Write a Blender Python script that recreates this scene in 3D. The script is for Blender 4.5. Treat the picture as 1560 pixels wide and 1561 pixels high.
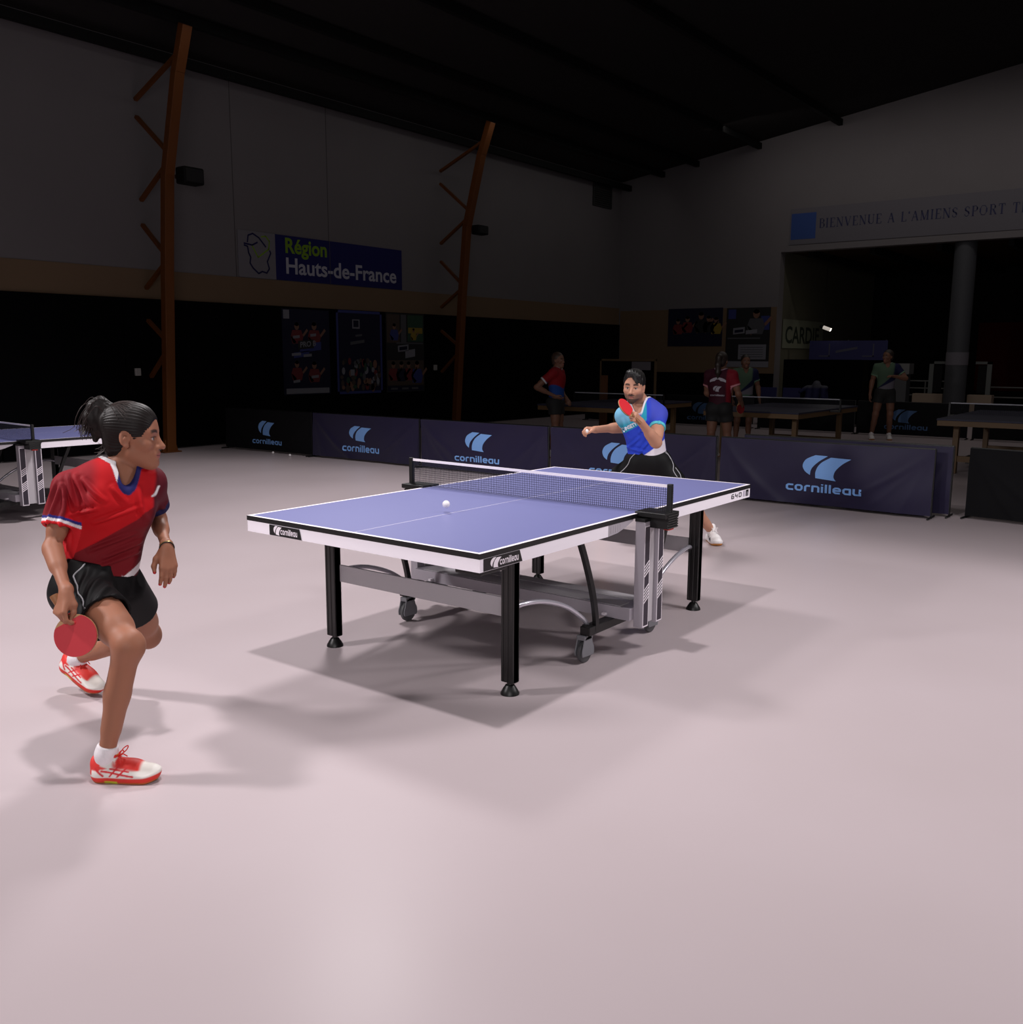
import bpy, bmesh, math, random
import numpy as np
from mathutils import Vector, Matrix, Euler
random.seed(7)
rng = np.random.default_rng(7)
for _o in list(bpy.data.objects):
    bpy.data.objects.remove(_o)
SC = bpy.context.scene
COL = SC.collection
PI = math.pi

# ------------------------------------------------------------------ camera
CAM_LOC = (-4.2974, -3.1483, 1.5639)
YAW, PITCH, ROLL, FPX = .6496, -.1648, .0047, 1432.24
cam_d = bpy.data.cameras.new('camera')
cam = bpy.data.objects.new('camera', cam_d)
COL.objects.link(cam)
fw = Vector((math.cos(YAW)*math.cos(PITCH), math.sin(YAW)*math.cos(PITCH), math.sin(PITCH)))
rt = fw.cross(Vector((0, 0, 1))).normalized()
up = rt.cross(fw)
r2 = rt*math.cos(ROLL) + up*math.sin(ROLL)
u2 = -rt*math.sin(ROLL) + up*math.cos(ROLL)
mw = Matrix((r2, u2, -fw)).transposed().to_4x4()
mw.translation = Vector(CAM_LOC)
cam.matrix_world = mw
cam_d.sensor_fit = 'HORIZONTAL'
cam_d.sensor_width = 36.0
cam_d.lens = FPX*36.0/1560.0
cam_d.clip_end = 200
SC.camera = cam

# ------------------------------------------------------------------ world, lights, exposure
SC.view_settings.view_transform = 'Standard'
SC.view_settings.look = 'None'
SC.view_settings.gamma = 1
SC.view_settings.use_curve_mapping = False
SC.view_settings.exposure = 0.0
SC.cycles.max_bounces = 4
SC.cycles.diffuse_bounces = 3
SC.cycles.glossy_bounces = 2
SC.cycles.use_denoising = True
W = bpy.data.worlds.new('world')
SC.world = W
W.use_nodes = True
W.node_tree.nodes['Background'].inputs[0].default_value = (.9, .85, 1, 1)
W.node_tree.nodes['Background'].inputs[1].default_value = 0.045


def spot(name, loc, target, power, angle, blend, size, col=(1, .95, .96)):
    d = bpy.data.lights.new(name, 'SPOT')
    d.energy = power
    d.spot_size = math.radians(angle)
    d.spot_blend = blend
    d.shadow_soft_size = size
    d.color = col
    o = bpy.data.objects.new(name, d)
    o.location = loc
    o.rotation_euler = (Vector(target)-Vector(loc)).to_track_quat('-Z', 'Y').to_euler()
    COL.objects.link(o)
    return o


def area(name, loc, target, power, sx, sy, spread=180, col=(1, .95, .96)):
    d = bpy.data.lights.new(name, 'AREA')
    d.shape = 'RECTANGLE'
    d.size, d.size_y = sx, sy
    d.energy = power
    d.spread = math.radians(spread)
    d.color = col
    o = bpy.data.objects.new(name, d)
    o.location = loc
    o.rotation_euler = (Vector(target)-Vector(loc)).to_track_quat('-Z', 'Y').to_euler()
    COL.objects.link(o)
    return o


area('ceiling_court_light', (-1.87, -.29, 7.0), (-1.0, -.1, 0), 115, .30, .30, 120)
spot('far_ceiling_light', (2.07, 3.6, 5.6), (.4, 4.6, 0), 1250, 116, .5, .50)
spot('right_floor_fill', (1.1, -4.3, 5.9), (1.5, -2.8, 0), 900, 90, .8, .60)  # added narrow fill, brightens the right-hand floor without reaching the barriers
spot('left_strobe_light', (-4.2, 2.3, 3.3), (-1.0, .3, .3), 520, 110, .5, .22)
spot('right_strobe_light', (3.2, -4.8, 3.4), (-.4, -.6, .4), 400, 100, .5, .22)
area('near_soft_fill', (-7.2, -4.6, 2.7), (0, .2, .5), 80, 4.5, 2.4, 120)
area('hall_overhead_fill', (12.5, 1.0, 6.7), (12.5, 1.0, 0), 60, 8, 9, 180, (1, .93, .88))  # unseen overhead fill, added to lift the dim hall behind
area('left_wall_fill', (3.0, 9.0, 6.2), (3.0, 10.9, 3.6), 7, 14, .3, 150, (1, .95, .92))  # added strip light that brightens the left wall, not a known fixture
area('far_left_wall_fill', (14.0, 9.2, 6.2), (14.0, 10.9, 4.0), 6, 9, .3, 150, (1, .95, .92))  # same kind of added fill for the far part of the left wall
area('right_wall_fill', (17.0, 2.5, 6.9), (19.18, 2.5, 4.2), 40, 14, .3, 150, (1, .93, .9))  # unseen strip added only to brighten the right wall

# ------------------------------------------------------------------ materials


def lin(c):
    if isinstance(c, str):
        c = [int(c[i:i+2], 16)/255 for i in (0, 2, 4)]
    return tuple(x/12.92 if x <= .04045 else ((x+.055)/1.055)**2.4 for x in c)


MATS = {}


def M(name, col, rough=.5, metal=0., spec=.5, noise=0., nscale=8., bump=0., bscale=200., linear=False, sheen=0.,
      emit=None, alpha=None):
    if name in MATS:
        return MATS[name]
    m = bpy.data.materials.new(name)
    m.use_nodes = True
    nt = m.node_tree
    b = nt.nodes['Principled BSDF']
    c = tuple(col) if linear else lin(col)
    b.inputs['Base Color'].default_value = (*c, 1)
    b.inputs['Roughness'].default_value = rough
    b.inputs['Metallic'].default_value = metal
    b.inputs['Specular IOR Level'].default_value = spec
    if sheen:
        b.inputs['Sheen Weight'].default_value = sheen
    if emit:
        b.inputs['Emission Color'].default_value = (*lin(emit[0]), 1)
        b.inputs['Emission Strength'].default_value = emit[1]
    tc = nt.nodes.new('ShaderNodeTexCoord')
    if noise:
        n = nt.nodes.new('ShaderNodeTexNoise')
        n.inputs['Scale'].default_value = nscale
        n.inputs['Detail'].default_value = 4
        nt.links.new(tc.outputs['Object'], n.inputs['Vector'])
        mx = nt.nodes.new('ShaderNodeMixRGB')
        mx.inputs[1].default_value = (*[x*(1-noise) for x in c], 1)
        mx.inputs[2].default_value = (*[min(1, x*(1+noise)) for x in c], 1)
        nt.links.new(n.outputs['Fac'], mx.inputs[0])
        nt.links.new(mx.outputs[0], b.inputs['Base Color'])
    if bump:
        n2 = nt.nodes.new('ShaderNodeTexNoise')
        n2.inputs['Scale'].default_value = bscale
        n2.inputs['Detail'].default_value = 3
        nt.links.new(tc.outputs['Object'], n2.inputs['Vector'])
        bp = nt.nodes.new('ShaderNodeBump')
        bp.inputs['Strength'].default_value = bump
        bp.inputs['Distance'].default_value = .004
        nt.links.new(n2.outputs['Fac'], bp.inputs['Height'])
        nt.links.new(bp.outputs[0], b.inputs['Normal'])
    MATS[name] = m
    return m


def MV(name, rough=.6, spec=.3, sheen=0., bump=0., bscale=300., sss=0.):
    """material whose colour is the mesh's own painted pattern (attribute 'Col')"""
    if name in MATS:
        return MATS[name]
    m = M(name, (.5, .5, .5), rough, 0, spec, bump=bump, bscale=bscale, sheen=sheen)
    nt = m.node_tree
    a = nt.nodes.new('ShaderNodeAttribute')
    a.attribute_name = 'Col'
    b = nt.nodes['Principled BSDF']
    nt.links.new(a.outputs['Color'], b.inputs['Base Color'])
    if sss:
        b.inputs['Subsurface Weight'].default_value = sss
        b.inputs['Subsurface Radius'].default_value = (.012, .004, .002)
        b.inputs['Subsurface Scale'].default_value = 1
    return m


# ------------------------------------------------------------------ mesh helpers
class MB:
    def __init__(s):
        s.v = []
        s.f = []
        s.mi = []

    def add(s, vs, fs, mi=0, mat=None):
        b = len(s.v)
        for p in vs:
            p = Vector(p)
            s.v.append(tuple(mat @ p if mat is not None else p))
        for f in fs:
            s.f.append([b+i for i in f])
            s.mi.append(mi)
        return s

    def box(s, lo, hi, mi=0, mat=None):
        x0, y0, z0 = lo
        x1, y1, z1 = hi
        return s.add([(x0, y0, z0), (x1, y0, z0), (x1, y1, z0), (x0, y1, z0), (x0, y0, z1), (x1, y0, z1), (x1, y1, z1), (x0, y1, z1)],
                     [(0, 3, 2, 1), (4, 5, 6, 7), (0, 1, 5, 4), (1, 2, 6, 5), (2, 3, 7, 6), (3, 0, 4, 7)], mi, mat)

    def cbox(s, c, d, mi=0, mat=None):
        return s.box([c[i]-d[i]/2 for i in range(3)], [c[i]+d[i]/2 for i in range(3)], mi, mat)

    def bar(s, a, b, w, h, mi=0, upv=(0, 0, 1)):
        a, b = Vector(a), Vector(b)
        d = (b-a).normalized()
        u = Vector(upv)
        if abs(d.dot(u)) > .98:
            u = Vector((1, 0, 0))
        sd = d.cross(u).normalized()
        u = sd.cross(d)
        vs = []
        for p in (a, b):
            for sx, sy in ((-1, -1), (1, -1), (1, 1), (-1, 1)):
                vs.append(p+sd*sx*w/2+u*sy*h/2)
        return s.add(vs, [(3, 2, 1, 0), (4, 5, 6, 7), (0, 1, 5, 4), (1, 2, 6, 5), (2, 3, 7, 6), (3, 0, 4, 7)], mi)

    def tube(s, pts, r, n=10, mi=0, cap=True, closed=False):
        pts = [Vector(p) for p in pts]
        N = len(pts)
        rs = r if isinstance(r, (list, tuple, np.ndarray)) else [r]*N
        ring = []
        pu = None
        for i, p in enumerate(pts):
            if closed:
                d = (pts[(i+1) % N]-pts[i-1]).normalized()
            else:
                d = (pts[min(i+1, N-1)]-pts[max(i-1, 0)]).normalized()
            if pu is None:
                u = Vector((0, 0, 1)) if abs(d.z) < .9 else Vector((1, 0, 0))
                u = (u-d*u.dot(d)).normalized()
            else:
                u = (pu-d*pu.dot(d)).normalized()
            pu = u
            w = d.cross(u)
            ring.append([p+(u*math.cos(2*PI*k/n)+w*math.sin(2*PI*k/n))*rs[i] for k in range(n)])
        vs = [q for rg in ring for q in rg]
        fs = []
        for i in range(N if closed else N-1):
            j = (i+1) % N
            for k in range(n):
                fs.append((i*n+k, i*n+(k+1) % n, j*n+(k+1) % n, j*n+k))
        if cap and not closed:
            fs.append(tuple(range(n))[::-1])
            fs.append(tuple((N-1)*n+k for k in range(n)))
        return s.add(vs, fs, mi)

    def lathe(s, prof, c=(0, 0, 0), axis='z', n=24, mi=0):
        vs = []
        for (r, h) in prof:
            for k in range(n):
                a = 2*PI*k/n
                p = (r*math.cos(a), r*math.sin(a), h)
                if axis == 'y':
                    p = (p[0], p[2], p[1])
                elif axis == 'x':
                    p = (p[2], p[0], p[1])
                vs.append((p[0]+c[0], p[1]+c[1], p[2]+c[2]))
        fs = []
        for i in range(len(prof)-1):
            for k in range(n):
                q = (i*n+k, i*n+(k+1) % n, (i+1)*n+(k+1) % n, (i+1)*n+k)
                fs.append(q if axis != 'y' else q[::-1])
        fs.append(tuple(range(n))[::-1] if axis != 'y' else tuple(range(n)))
        e = tuple((len(prof)-1)*n+k for k in range(n))
        fs.append(e if axis != 'y' else e[::-1])
        return s.add(vs, fs, mi)

    def prism(s, poly, d0, d1, fn, mi=0):
        """poly: 2D outline, fn(u,v,d)->3D"""
        n = len(poly)
        vs = [fn(u, v, d0) for u, v in poly]+[fn(u, v, d1) for u, v in poly]
        fs = [tuple(range(n))[::-1], tuple(range(n, 2*n))]
        for i in range(n):
            j = (i+1) % n
            fs.append((i, j, n+j, n+i))
        return s.add(vs, fs, mi)

    def build(s, name, mats, parent=None, smooth=False, bevel=0., seg=2, fix=True):
        me = bpy.data.meshes.new(name)
        me.from_pydata(s.v, [], s.f)
        if not isinstance(mats, (list, tuple)):
            mats = [mats]
        for m in mats:
            me.materials.append(m)
        me.polygons.foreach_set('material_index', s.mi)
        if fix:
            bm = bmesh.new()
            bm.from_mesh(me)
            bmesh.ops.recalc_face_normals(bm, faces=bm.faces)
            bm.to_mesh(me)
            bm.free()
        if smooth:
            me.polygons.foreach_set('use_smooth', [True]*len(me.polygons))
        me.update()
        o = bpy.data.objects.new(name, me)
        COL.objects.link(o)
        if parent is not None:
            o.parent = parent
        if bevel:
            md = o.modifiers.new('bevel', 'BEVEL')
            md.width = bevel
            md.segments = seg
            md.limit_method = 'ANGLE'
        if smooth:
            md = o.modifiers.new('edge', 'EDGE_SPLIT')
            md.split_angle = math.radians(40)
        return o


def tag(o, label=None, cat=None, group=None, kind=None):
    if label:
        o['label'] = label
    if cat:
        o['category'] = cat
    if group:
        o['group'] = group
    if kind:
        o['kind'] = kind
    return o


def thing(name, label, cat, loc=(0, 0, 0), rz=0., group=None):
    o = bpy.data.objects.new(name, None)
    o.empty_display_size = .1
    o.location = loc
    o.rotation_euler = (0, 0, rz)
    COL.objects.link(o)
    return tag(o, label, cat, group)


def struct(mb, name, mats, **k):
    return tag(mb.build(name, mats, **k), kind='structure')


def copy_tree(o, parent=None):
    c = o.copy()
    COL.objects.link(c)
    if parent is not None:
        c.parent = parent
    for ch in [x for x in bpy.data.objects if x.parent == o]:
        copy_tree(ch, c)
    return c


def bez(p0, p1, p2, p3, n=12):
    p0, p1, p2, p3 = map(Vector, (p0, p1, p2, p3))
    return [((1-t)**3)*p0+3*t*(1-t)**2*p1+3*t*t*(1-t)*p2+t**3*p3 for t in [i/n for i in range(n+1)]]


def smooth_path(pts, n=6):
    """Catmull-Rom through points"""
    P = [Vector(p) for p in pts]
    out = []
    for i in range(len(P)-1):
        a, b, c, d = P[max(i-1, 0)], P[i], P[i+1], P[min(i+2, len(P)-1)]
        for k in range(n):
            t = k/n
            out.append(.5*((2*b)+(c-a)*t+(2*a-5*b+4*c-d)*t*t+(-a+3*b-3*c+d)*t**3))
    out.append(P[-1])
    return out


# ---- stroke lettering (rounded technical capitals and the word on the banners)
_r = [(.82, .3), (.65, .13), (.3, .13), (.13, .3), (.13, .7), (.3, .87), (.65, .87), (.82, .7)]
GLY = {
    'c': (.92, [[(.88, .87), (.3, .87), (.13, .7), (.13, .3), (.3, .13), (.88, .13)]]),
    'o': (.98, [_r+[_r[0]]]),
    'r': (.72, [[(.13, 0), (.13, .7), (.3, .87), (.68, .87)]]),
    'n': (.98, [[(.13, 0), (.13, .87), (.65, .87), (.82, .7), (.82, 0)]]),
    'i': (.32, [[(.13, 0), (.13, .95)], [(.13, 1.12), (.13, 1.3)]]),
    'l': (.32, [[(.13, 0), (.13, 1.3)]]),
    'e': (.96, [[(.82, .13), (.3, .13), (.13, .3), (.13, .7), (.3, .87), (.65, .87), (.82, .7), (.82, .5), (.2, .5)]]),
    'a': (.98, [[(.82, 0), (.82, .87), (.3, .87), (.13, .7), (.13, .3), (.3, .13), (.82, .13)]]),
    'u': (.98, [[(.13, 1), (.13, .3), (.3, .13), (.82, .13)], [(.82, 0), (.82, 1)]]),
    '6': (.95, [[(.8, .9), (.3, .9), (.13, .75), (.13, .1), (.8, .1), (.8, .5), (.13, .5)]]),
    '4': (.95, [[(.13, 1), (.13, .45), (.82, .45)], [(.7, .8), (.7, 0)]]),
    '0': (.95, [[(.13, .1), (.13, .9), (.8, .9), (.8, .1), (.13, .1)]]),
    ' ': (.5, []),
}


def strokes_quads(paths, hw, step=.25):
    """2D quads for thick poly-lines, long runs cut in short pieces"""
    out = []
    for p in paths:
        for (a, b) in zip(p[:-1], p[1:]):
            a, b = np.array(a, float), np.array(b, float)
            L = np.linalg.norm(b-a)
            d = (b-a)/L
            nrm = np.array([-d[1], d[0]])*hw
            k = max(1, int(L/step))
            for i in range(k):
                q0, q1 = a+(b-a)*i/k, a+(b-a)*(i+1)/k
                out.append([q0-nrm, q1-nrm, q1+nrm, q0+nrm])
        for q in p[1:-1]:
            q = np.array(q)
            out.append([q+hw*np.array([math.cos(t), math.sin(t)]) for t in np.arange(8)*PI/4+PI/8])
    return out


def word_quads(word, hw=.13, gap=.12):
    x = 0
    out = []
    for ch in word:
        w, ps = GLY[ch]
        out += [[(q[0]+x, q[1]) for q in quad] for quad in strokes_quads(ps, hw)]
        x += w+gap
    return out, x-gap


def swoosh_quads():
    """the double-blade mark, unit box width 1 height .56"""
    A_l = [(.265, .56), (.09, .47), (.02, .38), (0, .28), (.055, .17), (.16, .095)]
    A_r = [(.525, .553), (.38, .45), (.28, .36), (.205, .27), (.17, .185), (.16, .095)]
    B_l = [(.588, .525), (.41, .41), (.315, .29), (.275, .17), (.272, .10), (.277, .034)]
    B_r = [(1., .51), (.83, .39), (.705, .25), (.665, .15), (.665, .07), (.715, 0)]
    out = []
    for L, Rr in ((A_l, A_r), (B_l, B_r)):
        L = [tuple(v) for v in smooth_path([(a, b, 0) for a, b in L], 3)]
        Rr = [tuple(v) for v in smooth_path([(a, b, 0) for a, b in Rr], 3)]
        for i in range(len(L)-1):
            for k in range(3):
                def mix(P, Q, t):
                    return (P[0]+(Q[0]-P[0])*t, P[1]+(Q[1]-P[1])*t)
                out.append([mix(L[i], Rr[i], k/3), mix(L[i], Rr[i], (k+1)/3), mix(L[i+1], Rr[i+1], (k+1)/3), mix(L[i+1], Rr[i+1], k/3)])
    return out


def put_quads(mb, quads, fn, mi=0):
    for q in quads:
        mb.add([fn(u, v) for u, v in q], [tuple(range(len(q)))], mi)


def text_mesh(txt, size, bold=0., xs=1., align='LEFT'):
    c = bpy.data.curves.new('t', 'FONT')
    c.body = txt
    c.size = size
    c.offset = bold
    c.align_x = align
    c.resolution_u = 3
    o = bpy.data.objects.new('t', c)
    COL.objects.link(o)
    dg = bpy.context.evaluated_depsgraph_get()
    me = bpy.data.meshes.new_from_object(o.evaluated_get(dg))
    vs = [(v.co.x*xs, v.co.y) for v in me.vertices]
    fs = [tuple(p.vertices) for p in me.polygons]
    bpy.data.objects.remove(o)
    bpy.data.curves.remove(c)
    bpy.data.meshes.remove(me)
    return vs, fs


def put_text(mb, txt, size, fn, mi=0, bold=0., xs=1., align='LEFT'):
    vs, fs = text_mesh(txt, size, bold, xs, align)
    mb.add([fn(*v) for v in vs], fs, mi)
    return max(v[0] for v in vs)


# serif capitals for the welcome lettering
def serif_quads(txt, gap=.16):
    TK, TN = .075, .03
    G = {
        'B': (.62, [(TK, [(.15, 0), (.15, 1)]), (TN, [(.05, 1), (.4, 1), (.52, .88), (.52, .66), (.4, .54), (.15, .54)]), (TK, [(.52, .88), (.52, .66)]), (TN, [(.4, .54), (.58, .4), (.58, .15), (.42, 0), (.05, 0)]), (TK, [(.58, .4), (.58, .15)])]),
        'I': (.3, [(TK, [(.15, 0), (.15, 1)]), (TN, [(.02, 0), (.28, 0)]), (TN, [(.02, 1), (.28, 1)])]),
        'E': (.6, [(TK, [(.15, 0), (.15, 1)]), (TN, [(.03, 1), (.55, 1), (.55, .8)]), (TN, [(.15, .52), (.45, .52)]), (TN, [(.03, 0), (.58, 0), (.58, .22)])]),
        'N': (.78, [(TN, [(.13, 0), (.13, 1)]), (TK, [(.13, 1), (.66, 0)]), (TN, [(.66, 0), (.66, 1)]), (TN, [(.02, 0), (.24, 0)]), (TN, [(.55, 1), (.77, 1)]), (TN, [(.0, 1), (.15, 1)])]),
        'V': (.72, [(TK, [(.08, 1), (.37, 0)]), (TN, [(.37, 0), (.64, 1)]), (TN, [(0, 1), (.2, 1)]), (TN, [(.54, 1), (.72, 1)])]),
        'U': (.74, [(TK, [(.13, 1), (.13, .25), (.26, .05)]), (TN, [(.26, .03), (.5, .03), (.62, .2), (.62, 1)]), (TN, [(.02, 1), (.26, 1)]), (TN, [(.52, 1), (.73, 1)])]),
        'A': (.74, [(TN, [(.08, 0), (.36, 1)]), (TK, [(.36, 1), (.65, 0)]), (TN, [(.18, .36), (.53, .36)]), (TN, [(0, 0), (.18, 0)]), (TN, [(.54, 0), (.74, 0)])]),
        'L': (.58, [(TK, [(.15, 0), (.15, 1)]), (TN, [(.03, 0), (.55, 0), (.55, .22)]), (TN, [(.03, 1), (.27, 1)])]),
        "'": (.2, [(TK, [(.1, .75), (.1, 1)])]),
        'M': (.92, [(TN, [(.13, 0), (.13, 1)]), (TK, [(.13, 1), (.46, 0)]), (TN, [(.46, 0), (.78, 1)]), (TK, [(.78, 1), (.78, 0)]), (TN, [(.02, 0), (.24, 0)]), (TN, [(.66, 0), (.9, 0)])]),
        'S': (.54, [(TN, [(.47, .75), (.45, .92), (.25, 1), (.1, .88)]), (TK, [(.08, .85), (.12, .62), (.42, .42), (.47, .2)]), (TN, [(.45, .12), (.25, 0), (.08, .08), (.06, .27)])]),
        'P': (.6, [(TK, [(.15, 0), (.15, 1)]), (TN, [(.03, 1), (.42, 1), (.54, .86), (.54, .62), (.42, .48), (.15, .48)]), (TK, [(.54, .86), (.54, .62)]), (TN, [(.03, 0), (.28, 0)])]),
        'O': (.8, [(TK, [(.09, .3), (.09, .7)]), (TN, [(.09, .7), (.25, .97), (.52, .97), (.7, .7)]), (TK, [(.7, .7), (.7, .3)]), (TN, [(.7, .3), (.52, .03), (.25, .03), (.09, .3)])]),
        'R': (.7, [(TK, [(.15, 0), (.15, 1)]), (TN, [(.03, 1), (.42, 1), (.54, .86), (.54, .66), (.42, .53), (.15, .53)]), (TK, [(.54, .86), (.54, .66)]), (TK, [(.36, .53), (.62, 0)]), (TN, [(.03, 0), (.27, 0)]), (TN, [(.58, 0), (.7, 0)])]),
        'T': (.66, [(TK, [(.33, 0), (.33, 1)]), (TN, [(.05, .78), (.05, 1), (.61, 1), (.61, .78)]), (TN, [(.2, 0), (.46, 0)])]),
        ' ': (.36, []),
    }
    x = 0
    out = []
    for ch in txt:
        w, ps = G[ch]
        for hw, p in ps:
            out += [[(q[0]+x, q[1]) for q in quad] for quad in strokes_quads([p], hw, 9)]
        x += w+gap
    return out, x-gap

# ------------------------------------------------------------------ room
YW, XW = 10.9, 19.18


def floor_mat():
    m = M('floor_vinyl', (.70, .652, .664), .34, spec=.13)
    nt = m.node_tree
    b = nt.nodes['Principled BSDF']
    tc = nt.nodes.new('ShaderNodeTexCoord')
    n = nt.nodes.new('ShaderNodeTexNoise')
    n.inputs['Scale'].default_value = .9
    n.inputs['Detail'].default_value = 6
    n2 = nt.nodes.new('ShaderNodeTexNoise')
    n2.inputs['Scale'].default_value = 60
    n2.inputs['Detail'].default_value = 3
    c = lin((.70, .652, .664))
    mx = nt.nodes.new('ShaderNodeMixRGB')
    mx.inputs[1].default_value = (c[0]*.94, c[1]*.93, c[2]*.92, 1)
    mx.inputs[2].default_value = (c[0]*1.06, c[1]*1.06, c[2]*1.07, 1)
    r = nt.nodes.new('ShaderNodeMapRange')
    r.inputs[3].default_value = .27
    r.inputs[4].default_value = .38
    nt.links.new(tc.outputs['Object'], n.inputs['Vector'])
    nt.links.new(tc.outputs['Object'], n2.inputs['Vector'])
    nt.links.new(n.outputs['Fac'], mx.inputs[0])
    nt.links.new(mx.outputs[0], b.inputs['Base Color'])
    nt.links.new(n.outputs['Fac'], r.inputs[0])
    nt.links.new(r.outputs[0], b.inputs['Roughness'])
    bp = nt.nodes.new('ShaderNodeBump')
    bp.inputs['Strength'].default_value = .05
    bp.inputs['Distance'].default_value = .002
    nt.links.new(n2.outputs['Fac'], bp.inputs['Height'])
    nt.links.new(bp.outputs[0], b.inputs['Normal'])
    return m


struct(MB().box((-12, -14, -.1), (28, 11.1, 0)), 'floor', floor_mat())
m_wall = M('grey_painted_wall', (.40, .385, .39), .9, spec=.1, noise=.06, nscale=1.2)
m_mat = M('black_padded_wall', (.02, .02, .028), .95, spec=.05, noise=.2, nscale=3)
m_band = M('ochre_wall_band', (.40, .33, .26), .9, spec=.1, noise=.06, nscale=1.5)
m_roof = M('dark_roof_sheet', (.16, .15, .15), .9, spec=.1, noise=.1)
m_dark = M('matte_black', (.03, .03, .032), .7, spec=.2)
m_orange = M('orange_painted_steel', (.36, .195, .05), .55, spec=.3, noise=.05)
m_seam = M('wall_seam_grey', (.28, .27, .27), .9, spec=.1)

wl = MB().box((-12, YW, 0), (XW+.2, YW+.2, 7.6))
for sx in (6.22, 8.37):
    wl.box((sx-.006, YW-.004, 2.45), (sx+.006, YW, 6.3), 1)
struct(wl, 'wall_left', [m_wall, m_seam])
tm = MB()
x = -12.
while x < XW-.3:
    x1 = min(x+2.0, XW-.02)
    tm.box((x+.006, YW-.06, .02), (x1-.006, YW, 2.44))
    x = x1
struct(tm, 'trim_1', m_mat, bevel=.012)
struct(MB().box((-12, YW-.012, 2.44), (XW, YW, 2.90)), 'trim_2', m_band)
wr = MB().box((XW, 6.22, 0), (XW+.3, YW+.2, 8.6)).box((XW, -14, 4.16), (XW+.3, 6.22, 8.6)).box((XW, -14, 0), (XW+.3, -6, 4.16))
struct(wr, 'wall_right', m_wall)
struct(MB().box((XW-.012, 6.25, 1.14), (XW, YW-.06, 2.82)), 'trim_3', m_band)
struct(MB().box((XW-.05, 6.25, .02), (XW, YW-.06, 1.14)), 'trim_4', m_mat, bevel=.01)
rf = MB()
ry = [YW+.2, -2., -14.]
rz = [6.28, 8.2, 6.6]
for i in range(2):
    rf.add([(-12, ry[i], rz[i]), (28, ry[i], rz[i]), (28, ry[i+1], rz[i+1]), (-12, ry[i+1], rz[i+1]),
            (-12, ry[i], rz[i]+.2), (28, ry[i], rz[i]+.2), (28, ry[i+1], rz[i+1]+.2), (-12, ry[i+1], rz[i+1]+.2)],
           [(0, 1, 2, 3), (4, 7, 6, 5), (0, 4, 5, 1), (1, 5, 6, 2), (2, 6, 7, 3), (3, 7, 4, 0)])
struct(rf, 'ceiling', m_roof)
for i, (py, pz) in enumerate(((10.62, 6.12), (9.6, 6.38), (8.6, 6.54), (6.9, 6.78), (4.9, 7.07))):
    t = MB().box((-12, py-.05, pz-.07), (XW, py+.05, pz+.07))
    struct(t, 'trim_%d' % (5+i), m_dark)
# the space behind the wide opening
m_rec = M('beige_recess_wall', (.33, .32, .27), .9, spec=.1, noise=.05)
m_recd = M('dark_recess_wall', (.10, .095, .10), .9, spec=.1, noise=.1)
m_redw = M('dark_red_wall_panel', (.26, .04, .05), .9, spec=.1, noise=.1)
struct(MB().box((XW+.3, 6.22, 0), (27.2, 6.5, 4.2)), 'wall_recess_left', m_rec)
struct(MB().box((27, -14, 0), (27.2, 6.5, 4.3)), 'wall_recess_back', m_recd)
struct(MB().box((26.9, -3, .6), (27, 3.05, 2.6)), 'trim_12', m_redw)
rc = MB().box((XW+.3, -14, 4.2), (27.2, 6.5, 4.3))
for k in range(5):
    rc.box((XW+.3, 5.5-k*1.5, 4.02), (27, 5.62-k*1.5, 4.2), 1)
struct(rc, 'ceiling_recess', [M('brown_timber_ceiling', (.20, .13, .09), .8, spec=.1, noise=.15), m_dark])

# steel frame posts against the left wall


def truss(x, label):
    t = thing('steel_truss_post', label, 'steel post', (x, 10.42, 0), group='orange steel posts along the left wall')
    prof = [(10.42, 0), (10.33, 1.3), (10.22, 2.84), (10.08, 4.26), (9.68, 5.67), (9.44, 6.25)]
    mb = MB()
    for (a, b) in zip(prof[:-1], prof[1:]):
        mb.bar((0, a[0]-10.42, a[1]), (0, b[0]-10.42, b[1]+.02), .16, .13, upv=(0, 1, 0))
    mb.box((-.16, -.1, 0), (.16, .1, .02))
    mb.add([(-.14, -.03, .02), (.14, -.03, .02), (.08, -.03, .22), (-.08, -.03, .22), (-.14, .03, .02), (.14, .03, .02), (.08, .03, .22), (-.08, .03, .22)],
           [(0, 1, 2, 3), (4, 7, 6, 5), (0, 3, 7, 4), (1, 5, 6, 2), (3, 2, 6, 7)])
    mb.build('front_chord', m_orange, t, bevel=.008)

    def yc(z):
        return np.interp(z, [p[1] for p in prof], [p[0] for p in prof])-10.42
    for zc, zw in ((5.95, 5.45), (4.55, 5.2), (4.45, 3.95), (3.05, 3.58), (3.0, 2.6), (1.75, 2.1), (1.65, 1.2)):
        MB().bar((0, yc(zc), zc), (0, YW-.07-10.42, zw), .06, .05).build('brace', m_orange, t)
    return t


truss(4.42, 'orange leaning steel truss post on the left, behind the player in red')
truss(11.52, 'orange leaning steel truss post right of the three wall posters')


def speaker(loc, d, label):
    t = thing('loudspeaker', label, 'speaker', loc, group='black loudspeakers on the steel posts')
    MB().box((0, -d[1]/2, -d[2]/2), (d[0], d[1]/2, d[2]/2)).build('cabinet', m_dark, t, bevel=.03, seg=3)
    MB().box((.03, -d[1]/2-.008, -d[2]/2+.03), (d[0]-.03, -d[1]/2+.002, d[2]/2-.03)).build('grille', M('speaker_cloth', (.05, .05, .05), .9), t)
    MB().box((.06, .10, -.03), (.12, .22, .03)).build('bracket', m_orange, t)


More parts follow.
